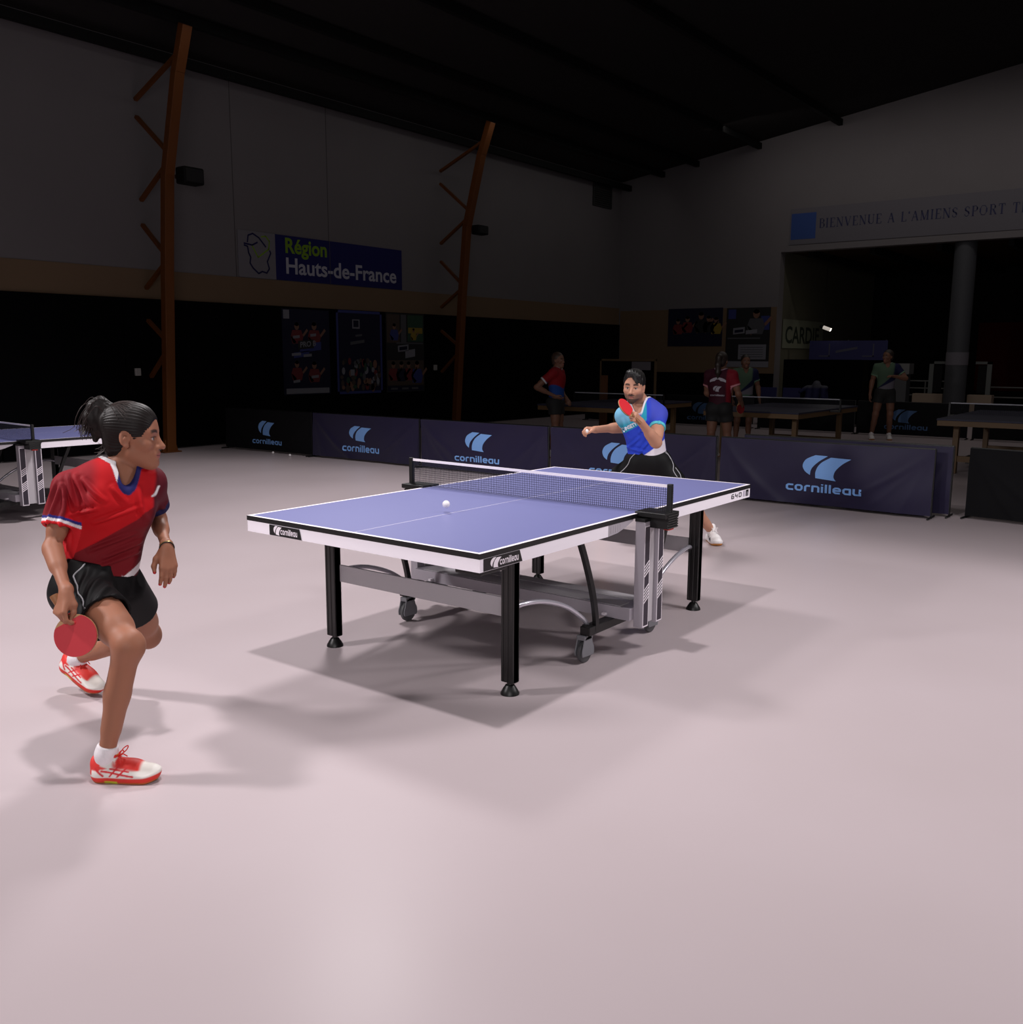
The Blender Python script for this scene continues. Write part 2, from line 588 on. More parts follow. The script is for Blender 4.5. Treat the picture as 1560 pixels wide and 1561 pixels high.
speaker((4.53, 9.93, 4.26), (.36, .24, .25), 'black loudspeaker bracketed high on the left orange post')
speaker((11.62, 9.95, 4.2), (.34, .22, .19), 'black loudspeaker bracketed on the orange post right of the posters')

for x, z, lb in ((4.18, 1.28, 'small white socket box on the black padding left of the left orange post'),
                 (11.30, 1.30, 'small white socket box on the black padding beside the second orange post')):
    tag(MB().box((x-.05, YW-.10, z-.06), (x+.05, YW-.06, z+.06)).build('socket_box', M('off_white_plastic', (.55, .54, .53), .5), bevel=.01), lb, 'socket')

# vent high on the left wall
t = thing('wall_vent', 'square dark vent grille high on the left wall near the corner', 'vent', (18.15, YW, 5.84))
MB().box((-.46, -.05, -.31), (.46, 0, .31)).build('frame', M('vent_grey', (.16, .16, .155), .7), t)
vm = MB()
for k in range(11):
    vm.bar((-.42, -.055, -.27+k*.054), (.42, -.055, -.27+k*.054), .03, .01, upv=(0, .6, .8))
vm.build('slats', M('vent_slat_grey', (.10, .10, .10), .7), t)

# ------------------------------------------------------------------ signs and posters on the walls


def onleft(x0, z0, off):
    return lambda u, v: (x0+u, YW-off, z0+v)


m_signw = M('white_sign_board', (.42, .41, .43), .7, spec=.2)
m_signb = M('deep_blue_sign_board', (.085, .08, .30), .7, spec=.2)
m_ltr = M('white_letter', (.60, .60, .64), .7, spec=.2)
m_green = M('green_letter', (.40, .52, .10), .7, spec=.2)
m_navy = M('navy_line', (.07, .07, .25), .7, spec=.2)
t = thing('region_sign', 'long blue and white region sign with map outline on the left wall', 'sign', (6.26, YW, 2.91))
MB().box((0, -.02, 0), (.81, -.002, .80)).build('logo_board', m_signw, t)
MB().box((.81, -.02, 0), (4.09, -.002, .80)).build('name_board', m_signb, t)
MB().box((2.105, -.024, 0), (2.115, -.018, .80)).build('panel_joint', m_seam, t)
f = (lambda u, v: (u, -.023, v))
mb = MB()
put_quads(mb, strokes_quads([[(.12, .55), (.2, .53), (.22, .42), (.26, .35), (.24, .25), (.3, .17), (.42, .08), (.5, .12), (.6, .1), (.66, .18), (.62, .3), (.7, .45), (.68, .5)],
                             [(.12, .58), (.3, .56), (.42, .62)], [(.2, .6), (.22, .72), (.32, .76), (.45, .7), (.6, .55)]], .014, 9), f)
put_quads(mb, strokes_quads([[(.3, .55), (.42, .36), (.66, .52), (.68, .66), (.6, .74), (.5, .72)]], .013, 9), f, 1)
mb.build('map_emblem', [m_navy, m_green], t)
mb = MB()
put_text(mb, 'Région', .37, lambda u, v: (1.02+u, -.023, .50+v), bold=.010)
mb.build('green_wording', m_green, t)
mb = MB()
vs, fs = text_mesh('Hauts-de-France', .40, .008)
w = max(v[0] for v in vs)
mb.add([(1.02+v[0]*2.9/w, -.023, .13+v[1]) for v in vs], fs)
mb.build('white_wording', m_ltr, t)


def poster_mat(name, scale, cols, seed):
    """printed photo collage: blotches of the print's own inks"""
    m = M(name, cols[0], .6, spec=.2)
    nt = m.node_tree
    tc = nt.nodes.new('ShaderNodeTexCoord')
    mp = nt.nodes.new('ShaderNodeMapping')
    mp.inputs['Location'].default_value = (seed*3.1, seed*1.7, seed*.9)
    vo = nt.nodes.new('ShaderNodeTexNoise')
    vo.inputs['Scale'].default_value = scale
    vo.inputs['Detail'].default_value = 2
    cr = nt.nodes.new('ShaderNodeValToRGB')
    cr.color_ramp.elements[0].position = .3
    cr.color_ramp.elements[0].color = (*lin(cols[0]), 1)
    cr.color_ramp.elements[1].position = .72
    cr.color_ramp.elements[1].color = (*lin(cols[-1]), 1)
    for i, c in enumerate(cols[1:-1]):
        e = cr.color_ramp.elements.new(.3+.42*(i+1)/(len(cols)-1))
        e.color = (*lin(c), 1)
    nt.links.new(tc.outputs['Object'], mp.inputs[0])
    nt.links.new(mp.outputs[0], vo.inputs['Vector'])
    nt.links.new(vo.outputs['Fac'], cr.inputs[0])
    nt.links.new(cr.outputs[0], nt.nodes['Principled BSDF'].inputs['Base Color'])
    return m


def blob(mb, u, v, ru, rv, mi, fn, n=14, sk=0.):
    mb.add([fn(u+ru*math.cos(2*PI*k/n)+sk*rv*math.sin(2*PI*k/n), v+rv*math.sin(2*PI*k/n)) for k in range(n)], [tuple(range(n))], mi)


pm = [M('print_navy', (.075, .075, .16), .6, spec=.2), M('print_red', (.36, .08, .10), .6), M('print_skin', (.42, .29, .23), .6), M('print_white', (.42, .42, .45), .6),
      M('print_blue', (.14, .17, .40), .6), M('print_black', (.03, .03, .04), .6), M('print_yellow', (.48, .40, .10), .6), M('print_green', (.10, .22, .15), .6),
      M('print_brown', (.22, .17, .14), .6), M('print_grey', (.25, .25, .27), .6)]


def player(mb, u, v, s, fn, shirt, ball=None):
    blob(mb, u, v, .07*s, .09*s, 2, fn)
    blob(mb, u, v+.05*s, .07*s, .05*s, 5, fn)
    mb.add([fn(u-.13*s, v-.09*s), fn(u+.13*s, v-.09*s), fn(u+.19*s, v-.24*s), fn(u+.14*s, v-.40*s), fn(u-.14*s, v-.40*s), fn(u-.19*s, v-.24*s)], [(0, 1, 2, 3, 4, 5)], shirt)
    mb.add([fn(u-.19*s, v-.22*s), fn(u-.13*s, v-.26*s), fn(u-.02*s, v-.36*s), fn(u-.10*s, v-.42*s)], [(0, 1, 2, 3)], 2)
    mb.add([fn(u+.16*s, v-.2*s), fn(u+.2*s, v-.24*s), fn(u+.34*s, v-.1*s), fn(u+.30*s, v-.05*s)], [(0, 1, 2, 3)], 2)


def slab(mb, u0, v0, u1, v1, mi, fn, sk=0.):
    mb.add([fn(u0, v0), fn(u1, v0+sk), fn(u1, v1+sk), fn(u0, v1)], [(0, 1, 2, 3)], mi)


# poster 1 : PRO B
t = thing('team_poster', 'dark navy poster of four red-shirted players, leftmost of three', 'poster', (7.12, YW-.06, .82), group='posters on the black wall padding')
MB().box((0, -.012, 0), (1.14, -.001, 1.58)).build('sheet', pm[0], t)
mb = MB()
F = (lambda k: (lambda u, v: (u, -.012-.002*k, v)))
player(mb, .34, 1.27, .8, F(1), 1)
player(mb, .76, 1.28, .85, F(1), 1)
player(mb, .32, .57, .75, F(1), 1)
player(mb, .74, .55, .8, F(1), 1)
slab(mb, .40, .78, .92, .93, 4, F(2), .06)
slab(mb, .25, .68, .62, .78, 4, F(2), .04)
slab(mb, .05, .02, 1.1, .12, 3, F(2))
slab(mb, .03, 1.40, .17, 1.56, 3, F(2))
slab(mb, .36, .84, .74, 1.0, 5, F(3), .03)
put_text(mb, 'PRO B', .14, lambda u, v: (.40+u, -.021, .88+v+u*.09), 3, bold=.004)
for (u, v, w) in ((.24, 1.04, .16), (.66, 1.08, .14), (.2, .72, .22), (.48, .70, .2), (.22, .22, .16), (.66, .3, .18)):
    slab(mb, u, v, u+w, v+.05, 3, F(3), .015)
mb.build('printed_picture', pm, t)
# poster 2 : fans
t = thing('fans_poster', 'blue-bordered poster with a crowd below, middle of three', 'poster', (8.44, YW-.06, .80), group='posters on the black wall padding')
MB().box((0, -.012, 0), (1.24, -.001, 1.63)).build('sheet', pm[0], t)
mb = MB()
for (a, b, c, d) in ((0, 0, 1.24, .05), (0, 1.58, 1.24, 1.63), (0, 0, .05, 1.63), (1.19, 0, 1.24, 1.63)):
    slab(mb, a, b, c, d, 4, F(1))
slab(mb, .05, .05, 1.19, 1.58, 0, F(1))
rr = random.Random(3)
for k in range(60):
    u, v = rr.uniform(.1, 1.14), rr.uniform(.1, .66)
    blob(mb, u, v, rr.uniform(.03, .06), rr.uniform(.04, .09), rr.choice([2, 2, 8, 5, 1, 3, 7, 9, 8]), F(2+(k % 3)), 9)
slab(mb, .42, 1.28, .62, 1.46, 3, F(2))
slab(mb, .45, 1.31, .59, 1.44, 0, F(3))
slab(mb, .34, .36, .45, .48, 3, F(6))
slab(mb, .36, .96, .74, 1.02, 9, F(3), .05)
slab(mb, .50, 1.12, .68, 1.16, 9, F(3), .02)
mb.build('printed_picture', pm, t)
# poster 3 : collage
t = thing('collage_poster', 'photo collage poster with white captions, rightmost of three', 'poster', (9.80, YW-.06, .80), group='posters on the black wall padding')
MB().box((0, -.012, 0), (1.15, -.001, 1.63)).build('sheet', pm[5], t)
mb = MB()
slab(mb, .02, 1.02, .40, 1.6, 8, F(1))
slab(mb, .44, 1.02, .60, 1.6, 9, F(1))
slab(mb, .64, 1.05, 1.12, 1.6, 7, F(1))
slab(mb, .66, 1.22, 1.1, 1.34, 6, F(2))
player(mb, .24, 1.35, .7, F(2), 4)
player(mb, .82, 1.28, .5, F(3), 6)
slab(mb, .02, .14, 1.13, .66, 8, F(1))
for u, s, c in ((.2, .8, 1), (.44, .85, 0), (.66, .8, 1), (.92, .95, 4)):
    player(mb, u, .56, s, F(2), c)
slab(mb, .34, .83, .66, .96, 3, F(3), .03)
slab(mb, .38, .86, .62, .93, 0, F(4), .025)
slab(mb, .56, .70, .86, .86, 3, F(3), .04)
slab(mb, .04, .02, 1.12, .12, 0, F(1))
for u in (.12, .45, .75):
    slab(mb, u, .05, u+.2, .09, 9, F(2))
slab(mb, .3, 1.0, 1.12, 1.03, 9, F(2))
mb.build('printed_picture', pm, t)

# right wall: posters, welcome banner
t = thing('team_photo_poster', 'wide poster of five players on the ochre wall by the corner', 'poster', (XW-.012, 9.31, 1.84), group='posters on the ochre band')
G = (lambda k: (lambda u, v: (-.008-.002*k, -u, v)))
MB().box((-.008, -1.6, 0), (0, 0, 1.0)).build('sheet', pm[9], t)
mb = MB()
slab(mb, 0, .0, 1.6, 1.0, 0, G(1))
for u, v, s, c in ((.3, .66, .85, 1), (.58, .72, .9, 1), (.98, .80, 1.1, 5), (1.2, .72, .9, 5), (1.42, .68, .9, 6)):
    player(mb, u, v, s, G(2), c)
mb.build('printed_picture', pm, t)
t = thing('match_poster', 'tall poster with a white text panel beside the wide opening', 'poster', (XW-.012, 7.60, 1.30), group='posters on the ochre band')
MB().box((-.008, -1.2, .0), (0, 0, 1.52)).build('sheet', pm[5], t)
mb = MB()
slab(mb, 0, 0, 1.2, .15, 3, G(1))
slab(mb, .36, .2, 1.12, .58, 3, G(1))
for k in range(5):
    slab(mb, .42, .26+k*.06, 1.04, .275+k*.06, 9, G(2))
slab(mb, .05, 1.24, .26, 1.48, 4, G(1))
player(mb, .82, 1.36, 1.3, G(2), 9)
slab(mb, .95, .95, 1.18, 1.3, 4, G(1))
slab(mb, .2, .84, .52, 1.0, 3, G(4), .03)
slab(mb, .24, .88, .48, .95, 0, G(5), .025)
slab(mb, .55, .84, .86, .94, 3, G(4), .03)
slab(mb, .05, .72, .95, .76, 9, G(3))
mb.build('printed_picture', pm, t)
t = thing('welcome_banner', 'long pale welcome banner with blue square above the wide opening', 'banner', (XW, 6.0, 4.32))
MB().box((-.015, -12.5, 0), (-.002, .02, .86)).build('cloth', M('pale_banner_cloth', (.365, .355, .375), .8, spec=.1), t)
mb = MB()
put_quads(mb, [[(.02, .12), (.64, .12), (.64, .74), (.02, .74)]], G(5))
mb.build('blue_square', M('banner_blue', (.10, .22, .45), .7), t)
mb = MB()
q, w = serif_quads("BIENVENUE A L'AMIENS SPORT TE")
H = .21
wx = 4.54/w
put_quads(mb, [[(.72+a*wx, .36+b*H) for a, b in qq] for qq in q], G(5))
mb.build('wording', M('banner_navy_ink', (.13, .14, .27), .8), t)

# ------------------------------------------------------------------ court barriers
m_navyc = M('navy_barrier_cloth', (.122, .101, .22), .5, spec=.32, bump=.15, bscale=300, sheen=.12, noise=.12)
m_blackc = M('black_barrier_cloth', (.05, .05, .062), .85, spec=.2, bump=.15, bscale=300, noise=.1)
m_logo = M('light_blue_print', (.50, .68, .92), .6, spec=.25)
m_tube = M('black_steel_tube', (.03, .03, .035), .4, spec=.5)
LOGO_Q = swoosh_quads()
WORD_Q, WORD_W = word_quads('cornilleau')


def barrier(loc, rz, Wd, label, cloth, group, logo=True, mark=(.355, .62, .55), word=(.27, .73, .24), H=.68, seed=1, ink=None):
    """local x runs along the panel (0..Wd), -y faces the court; mark/word = left,right fraction and top height"""
    t = thing('court_barrier', label, 'barrier', loc, rz, group)
    rs = random.Random(seed)
    ph = [rs.uniform(0, 6) for _ in range(4)]

    folds = []
    for side in (0, 1):
        for k in range(4):
            folds.append((side, rs.uniform(.15, 1.1), rs.uniform(.012, .028), rs.uniform(.007, .016), rs.uniform(.35, .8)))

    def d(u, v):
        a, b = u/Wd, v/H
        t = 0.
        for side, slope, w, h, reach in folds:
            q = a if side == 0 else 1-a
            x = q-(.02+slope*.42*(1-b)**1.3)          # creases that run down and in from the top corners
            t += h*math.exp(-abs(x)/w)*min(1, 6*q)*max(0, min(1, (reach-q)/.15))*min(1, 5*(1-b)+.1)
        return t+.010*math.sin(6*a+3*b+ph[0])+.004*math.sin(17*a-9*b+ph[1])+.012*math.sin(PI*a)*math.sin(PI*b)
    mb = MB()
    nx, nz = 110, 22
    vs, fs = [], []
    for s in (0, 1):
        for j in range(nz+1):
            for i in range(nx+1):
                u, v = Wd*(.006+.988*i/nx), .03+(H-.03)*j/nz
                vs.append((u, (-.03-d(u, v)) if s == 0 else .022, v))
    n1 = (nx+1)*(nz+1)
    for s in (0, 1):
        for j in range(nz):
            for i in range(nx):
                k = s*n1+j*(nx+1)+i
                q = (k, k+1, k+nx+2, k+nx+1)
                fs.append(q if s == 0 else q[::-1])
    for i in range(nx):
        k = nz*(nx+1)+i
        fs.append((k, k+1, n1+k+1, n1+k))
    for j in range(nz):
        a0, a1 = j*(nx+1), (j+1)*(nx+1)
        fs.append((a0, a1, n1+a1, n1+a0))
        fs.append((a0+nx, n1+a0+nx, n1+a1+nx, a1+nx))
    mb.add(vs, fs)
    mb.build('cloth_panel', cloth, t, smooth=True)
    fr = MB()
    for x in (.012, Wd-.012):
        fr.tube([(x, 0, 0), (x, 0, H+.004)], .010, 8)
        fr.tube([(x, -.13, .012), (x, .13, .012)], .010, 8)
    fr.tube([(0.012, 0, H+.002), (Wd-.012, 0, H+.002)], .011, 8)
    fr.build('frame', m_tube, t, smooth=True)
    if logo:
        lm = MB()
        mw = (mark[1]-mark[0])*Wd
        hh = mw*.56*mark[3] if len(mark) > 3 else mw*.56

        def fn1(u, v):
            X, Z = mark[0]*Wd+u*mw, mark[2]-hh+v/.56*hh
            return (X, -.034-d(X, Z), Z)

        def fn2(u, v):
            ww = (word[1]-word[0])*Wd
            X, Z = word[0]*Wd+u/WORD_W*ww, word[2]-word[3]+v/1.3*word[3]
            return (X, -.034-d(X, Z), Z)
        put_quads(lm, LOGO_Q, fn1)
        lm.build('printed_mark', ink or m_logo, t, fix=False)
        lm = MB()
        put_quads(lm, WORD_Q, fn2)
        lm.build('printed_word', ink or m_logo, t, fix=False)
    return t


GB = 'barriers along the far side of the court'
XB = 5.45
edges = [10.32, 8.13, 5.855, 3.635, 1.335, -.955]
labs = ['near-black barrier at the far left end of the row, two balls before it',
        'navy court barrier second from the left end, next to the black one',
        'navy court barrier directly behind the left end of the table net',
        'navy court barrier behind the player in blue, its logo half hidden',
        'navy court barrier with the largest logo, right of the table end']
for i in range(5):
    y0, y1 = edges[i], edges[i+1]
    Wd = y0-y1-.03
    # local +x along world -y: rz = -90 deg ; local -y -> world -x
    if i == 0:
        mk, wd = (.41, .61, .505, 1.0), (.335, .68, .215, .085)
    elif i == 1:
        mk, wd = (.375, .585, .525, .87), (.305, .655, .243, .102)
    elif i == 2:
        mk, wd = (.382, .59, .552, 1.0), (.297, .650, .238, .087)
    elif i == 3:
        mk, wd = (.345, .545, .540, 1.0), (.265, .62, .238, .09)
    else:
        mk, wd = (.424, .645, .556, .92), (.345, .70, .255, .090)
    barrier((XB, y0-.01, 0), -PI/2, Wd, labs[i], m_blackc if i == 0 else m_navyc, GB, True, mk, wd, seed=i+3)
barrier((5.68, 1.15, 0), -PI/2, 2.20, 'plain navy barrier standing close behind the big-logo barrier', m_navyc, GB, False, H=.70, seed=31)
barrier((5.74, -1.17, 0), math.radians(-98), 2.2, 'plain black barrier at the far right edge, beyond the gap', m_blackc, GB, False, H=.69, seed=32)
# second row far behind
GB2 = 'barriers of the hall behind'
m_logod = M('mid_blue_print', (.22, .34, .50), .7)
for k, (y, lb) in enumerate(((9.6, 'dark far barrier behind the standing person in red and blue'),
                             (7.35, 'dark far barrier with logo between the framed board and the maroon-shirted person'),
                             (5.1, 'dark far barrier under the blue chairs'),
                             (2.95, 'dark far barrier with logo behind the person with one forearm raised'),
                             (.75, 'dark far barrier behind the far right table'))):
    barrier((15.5, y, 0), -PI/2, 2.12, lb, m_blackc, GB2, k in (1, 3), (.33, .56, .54), (.27, .66, .24, .10), seed=40+k, ink=m_logod)

# ------------------------------------------------------------------ table-tennis table
m_blue = M('blue_table_paint', (.44, .45, .64), .42, spec=.3, noise=.03, nscale=2)
m_white = M('white_line_paint', (.93, .90, .93), .5, spec=.3)
m_edge = M('black_edge_strip', (.045, .042, .048), .45)
m_apron = M('white_steel_apron', (.95, .925, .96), .4, spec=.4)
m_leg = M('black_anodised_leg', (.028, .028, .028), .28, spec=.55)
m_alu = M('silver_painted_steel', (.66, .635, .67), .38, metal=.1, spec=.5)
m_grey = M('grey_painted_steel', (.71, .69, .71), .5, spec=.4)
m_chrome = M('chrome_tube', (.80, .79, .83), .26, metal=.65)
m_rub = M('black_rubber', (.022, .022, .022), .42, spec=.5)
m_cast = M('grey_caster_plastic', (.44, .44, .46), .4, spec=.5)
m_panel = M('dark_violet_sticker', (.17, .14, .19), .5)
m_net = M('net_thread', (.06, .06, .12), .7)
m_red = M('red_plastic', (.75, .12, .08), .4)


def make_table(label, legs=True):
    t = thing('table_tennis_table', label, 'table tennis table', (0, 0, 0))
    L, Wh, Zt, th = 1.37, .7625, .76, .024
    for s in (-1, 1):
        x0, x1 = (-L, -.004) if s < 0 else (.004, L)
        mb = MB()
        bl = .02
        xs = [x0, x0+(bl if s < 0 else 0), x1-(bl if s > 0 else 0), x1]
        ys = [-Wh, -Wh+bl, -.0015, .0015, Wh-bl, Wh]
        xs = sorted(set(xs))
        for i in range(len(xs)-1):
            for j in range(5):
                end = (s < 0 and i == 0) or (s > 0 and i == len(xs)-2)
                w = end or j in (0, 2, 4)
                mb.add([(xs[i], ys[j], Zt), (xs[i+1], ys[j], Zt), (xs[i+1], ys[j+1], Zt), (xs[i], ys[j+1], Zt)], [(0, 1, 2, 3)], 1 if w else 0)
        mb.add([(x0, -Wh, Zt), (x1, -Wh, Zt), (x1, Wh, Zt), (x0, Wh, Zt), (x0, -Wh, Zt-th), (x1, -Wh, Zt-th), (x1, Wh, Zt-th), (x0, Wh, Zt-th)],
               [(0, 4, 5, 1), (1, 5, 6, 2), (2, 6, 7, 3), (3, 7, 4, 0), (4, 7, 6, 5)], 2)
        top = mb.build('tabletop', [m_blue, m_white, m_edge], t)
        # apron frame
        ap = MB()
        z0, z1 = .679, Zt-th
        e = L-.002
        ap.box((min(s*e, s*(e-.03)), -Wh+.002, z0), (max(s*e, s*(e-.03)), Wh-.002, z1))
        for sy in (-1, 1):
            yb0, yb1 = sorted((sy*(Wh-.002), sy*(Wh-.032)))
            xe = .36 if s*sy > 0 else .115
            ap.prism([(s*(e-.03), z0), (s*xe, z0), (s*xe, z1), (s*(e-.03), z1)], yb0, yb1, lambda u, v, d: (u, d, v))
            if s*sy > 0:
                gs = MB()
                gs.prism([(s*.36, z0), (s*.27, z0+.006), (s*.19, z0+.024), (s*.115, z1-.008), (s*.115, z1), (s*.36, z1)], yb0, yb1, lambda u, v, d: (u, d, v))
                for k in range(5):
                    xk = s*(.335-.022*k)
                    gs.box((min(xk, xk-s*.006), min(sy*(Wh-.004), sy*(Wh-.001)), z0+.012), (max(xk, xk-s*.006), max(sy*(Wh-.004), sy*(Wh-.001)), z1-.008))
                gs.build('gusset', m_alu, t)
        ap.box((min(s*.45, s*.49), -Wh+.03, z0+.01), (max(s*.45, s*.49), Wh-.03, z1))
        ap.build('apron', m_apron, t)
        MB().box((min(s*1.16, s*1.34), min(s*.74, s*.60), .655), (max(s*1.16, s*1.34), max(s*.74, s*.60), .680)).build('corner_bracket', m_rub, t, bevel=.006)
        for sy in (-1, 1):
            lx, ly = s*.948, sy*.600
            lg = MB().box((lx-.022, ly-.036, .058), (lx+.022, ly+.036, .70))
            lg.box((lx-.025, ly-.036, .06), (lx+.025, ly-.022, .70)).box((lx-.025, ly-.006, .06), (lx+.025, ly+.008, .70)).box((lx-.025, ly+.022, .06), (lx+.025, ly+.036, .70))
            leg = lg.build('leg', m_leg, t, bevel=.004)
            ft = MB().lathe([(.014, .058), (.014, .046), (.022, .044), (.034, .026), (.044, .008), (.045, 0)], (lx, ly, 0), n=20)
            ft.build('foot', m_rub, leg, smooth=True)
        # cross plate between the two legs of this half
        MB().box((min(s*.925, s*.938), -.56, .362), (max(s*.925, s*.938), .56, .455)).build('leg_brace', m_grey, t, bevel=.003)
        # arched tubes and folding struts
        for sy in (-1, 1):
            pa = smooth_path([(s*.93, sy*.575, .395), (s*.84, sy*.60, .412), (s*.68, sy*.61, .390), (s*.50, sy*.615, .325), (s*.36, sy*.62, .235), (s*.31, sy*.62, .185)])
            MB().tube(pa, .013, 10).build('arched_tube', m_chrome, t, smooth=True)
            ps = smooth_path([(s*.475, sy*.66, .69), (s*.44, sy*.66, .62), (s*.40, sy*.66, .535), (s*.34, sy*.66, .386), (s*.302, sy*.66, .24), (s*.30, sy*.66, .165)])
            mb = MB()
            for (a, b) in zip(ps[:-1], ps[1:]):
                mb.bar(a, b+(b-a)*.06, .022, .030, upv=(s, 0, .2))
            mb.build('folding_strut', m_rub, t)
            # caster
            cxx, cyy = s*.345, sy*.625
            cs = MB()
            pl = [(.052*math.cos(a)*(1.05 if math.cos(a) > 0 else 1.15), .062+.056*math.sin(a)) for a in np.linspace(-.5, PI+.35, 14)]
            pl = pl+[(-.045, .04)]
            pl = [(-.02*s*0+u, v+.03 if v > .1 else v) for u, v in pl]
            for yy in (-.026, .018):
                cs.prism(pl, yy, yy+.008, lambda u, v, d: (cxx+u, cyy+d, v))
            cs.box((cxx-.04, cyy-.026, .125), (cxx+.04, cyy+.026, .150))
            c = cs.build('caster', m_cast, t, bevel=.004)
            MB().lathe([(.012, -.014), (.050, -.014), (.058, -.009), (.060, 0), (.058, .009), (.050, .014), (.012, .014)], (cxx, cyy, .060), 'y', 24).build('wheel', M('dark_grey_tyre', (.30, .30, .31), .5), c, smooth=True)
            MB().lathe([(.016, .145), (.016, .20)], (cxx, cyy, 0), n=12).build('swivel_pin', m_rub, c, smooth=True)
        # labels on the apron
        lm = MB()
        sx = s*(L+.0005)
        sgn = -s

        def flat(u, v, k):   # u left->right as read from outside the short end, v up
            return (s*(L+.0005+.001*k), s*u, v)
        uu = .745 if s < 0 else .30
        pl = [(-.585, z0+.002), (-.345, z0+.002), (-.36, z1-.003), (-.585, z1-.003)]
        lm.add([flat(u, v, 0) for u, v in pl], [(0, 1, 2, 3)], 0)
        put_quads(lm, [[(-.552+a*.062, z0+.006+b/.56*.046) for a, b in q] for q in LOGO_Q], lambda u, v: flat(u, v, 1), 1)
        put_quads(lm, [[(-.500+a/WORD_W*.125, z0+.013+b/1.3*.030) for a, b in q] for q in WORD_Q], lambda u, v: flat(u, v, 1), 1)
        lm.build('end_nameplate', [m_edge, m_white], t, fix=False)
    for sy in (-1, 1):
        # side nameplate and model number: left end and right end as read from that side
        def side(u, v, k):
            return (-sy*u, sy*(Wh-.0005+.001*k), v)
        lm = MB()
        z0, z1 = .679, Zt-th
        pl = [(-1.345, z0+.002), (-1.075, z0+.002), (-1.095, z1-.002), (-1.345, z1-.002)]
        lm.add([side(u, v, 0) for u, v in pl], [(0, 1, 2, 3)], 0)
        put_quads(lm, [[(-1.300+a*.075, z0+.006+b/.56*.046) for a, b in q] for q in LOGO_Q], lambda u, v: side(u, v, 1), 1)
        put_quads(lm, [[(-1.236+a/WORD_W*.132, z0+.013+b/1.3*.030) for a, b in q] for q in WORD_Q], lambda u, v: side(u, v, 1), 1)
        lm.build('side_nameplate', [m_edge, m_white], t, fix=False)
        lm = MB()
        q6, w6 = word_quads('640', .085, .22)
        put_quads(lm, [[(1.085+a/w6*.155, z0+.017+b*.030) for a, b in q] for q in q6], lambda u, v: side(u, v, 0), 0)
        slab(lm, 1.262, z0+.014, 1.295, z0+.05, 1, lambda u, v: side(u, v, 0))
        slab(lm, 1.305, z0+.012, 1.345, z0+.052, 0, lambda u, v: side(u, v, 0))
        slab(lm, 1.317, z0+.012, 1.321, z0+.04, 1, lambda u, v: side(u, v, 1))
        slab(lm, 1.329, z0+.012, 1.333, z0+.04, 1, lambda u, v: side(u, v, 1))
        lm.build('model_number', [m_edge, M('pale_print', (.75, .72, .78), .6)], t, fix=False)
        # centre uprights
        for xa in (-.097, .051) if sy < 0 else (.034, -.110):
            x0, x1 = sorted((xa, xa+(.063 if sy < 0 else .063)))
            y0, y1 = sorted((sy*.765, sy*.820))
            u = MB().box((x0, y0, .158), (x1, y1, .722)).build('upright', m_alu, t, bevel=.002)
            MB().box((x0-.002, y0-.002, .722), (x1+.002, y1+.002, .738)).build('cap', m_rub, u)
            sm = MB()

            def pf(uu_, v, k=0):
                xx = (x0+uu_) if sy < 0 else (x1-uu_)
                return (xx, sy*(.8205+.0008*k), v)
            slab(sm, .003, .162, .060, .700, 1, lambda a, b: pf(a, b, 0))
            slab(sm, .008, .168, .055, .695, 0, lambda a, b: pf(a, b, 1))
            for z in ([.50-.017*k for k in range(4)]+[.375-.017*k for k in range(5)]):
                sm.add([pf(.006, z-.02, 2), pf(.057, z+.012, 2), pf(.057, z+.020, 2), pf(.006, z-.012, 2)], [(0, 1, 2, 3)], 1)
            sm.build('sticker', [m_panel, m_white], u, fix=False)
        MB().box((-.030, min(sy*.77, sy*.80), .17), (.046, max(sy*.77, sy*.80), .70)).build('centre_channel', m_grey, t)
        # net clamp and post
        np_ = MB().box((-.075, min(sy*.745, sy*.925), .745), (.075, max(sy*.745, sy*.925), .772))
        np_.box((-.045, min(sy*.80, sy*.925), .688), (.06, max(sy*.80, sy*.925), .75))
        for k in range(6):
            np_.box((-.05, min(sy*.922, sy*.930), .692+k*.0125), (.06, max(sy*.922, sy*.930), .699+k*.0125))
        cl = np_.build('net_clamp', m_rub, t, bevel=.003)
        MB().cbox((.01, sy*.900, .684), (.05, .035, .012)).build('release_tab', m_red, cl, bevel=.003)
        po = MB().box((-.011, min(sy*.893, sy*.920), .75), (.013, max(sy*.893, sy*.920), .918+(.013 if sy > 0 else 0)))
        for k in range(12):
            po.box((-.004, min(sy*.918, sy*.924), .775+k*.0115), (.008, max(sy*.918, sy*.924), .781+k*.0115))
        po.build('net_post', m_rub, t, bevel=.003)
        # low side bar that joins the two casters
        MB().box((-.37, sy*.64-.03, .150), (.37, sy*.64+.03, .196)).build('side_bar', m_rub, t, bevel=.004)
        MB().bar((-.16*1, sy*.62, .215), (.10, sy*.60, .215), .022, .012).build('link_arm', m_white, t)
    # central beam under the table
    bm_ = MB().box((-.135, -.765, .196), (.135, .765, .262))
    bm_.box((-.125, -.70, .262), (-.03, .70, .266), 1).box((.03, -.70, .262), (.125, .70, .266), 1)
    bm_.build('centre_beam', [m_alu, m_grey], t, bevel=.003)
    # net
    nm = MB()
    hw = .892
    z0, z1 = .764, .9125

    def zt(y):
        return z1+(.013*(y+hw)/(2*hw))
    n = 142
    for i in range(n+1):
        y = -hw+2*hw*i/n
        nm.box((-.0008, y-.0009, z0), (.0008, y+.0009, zt(y)-.008))
    for j in range(12):
        za = z0+.002+j*.0122
        nm.bar((0, -hw, za), (0, hw, za+.013*j/12), .0016, .0018)
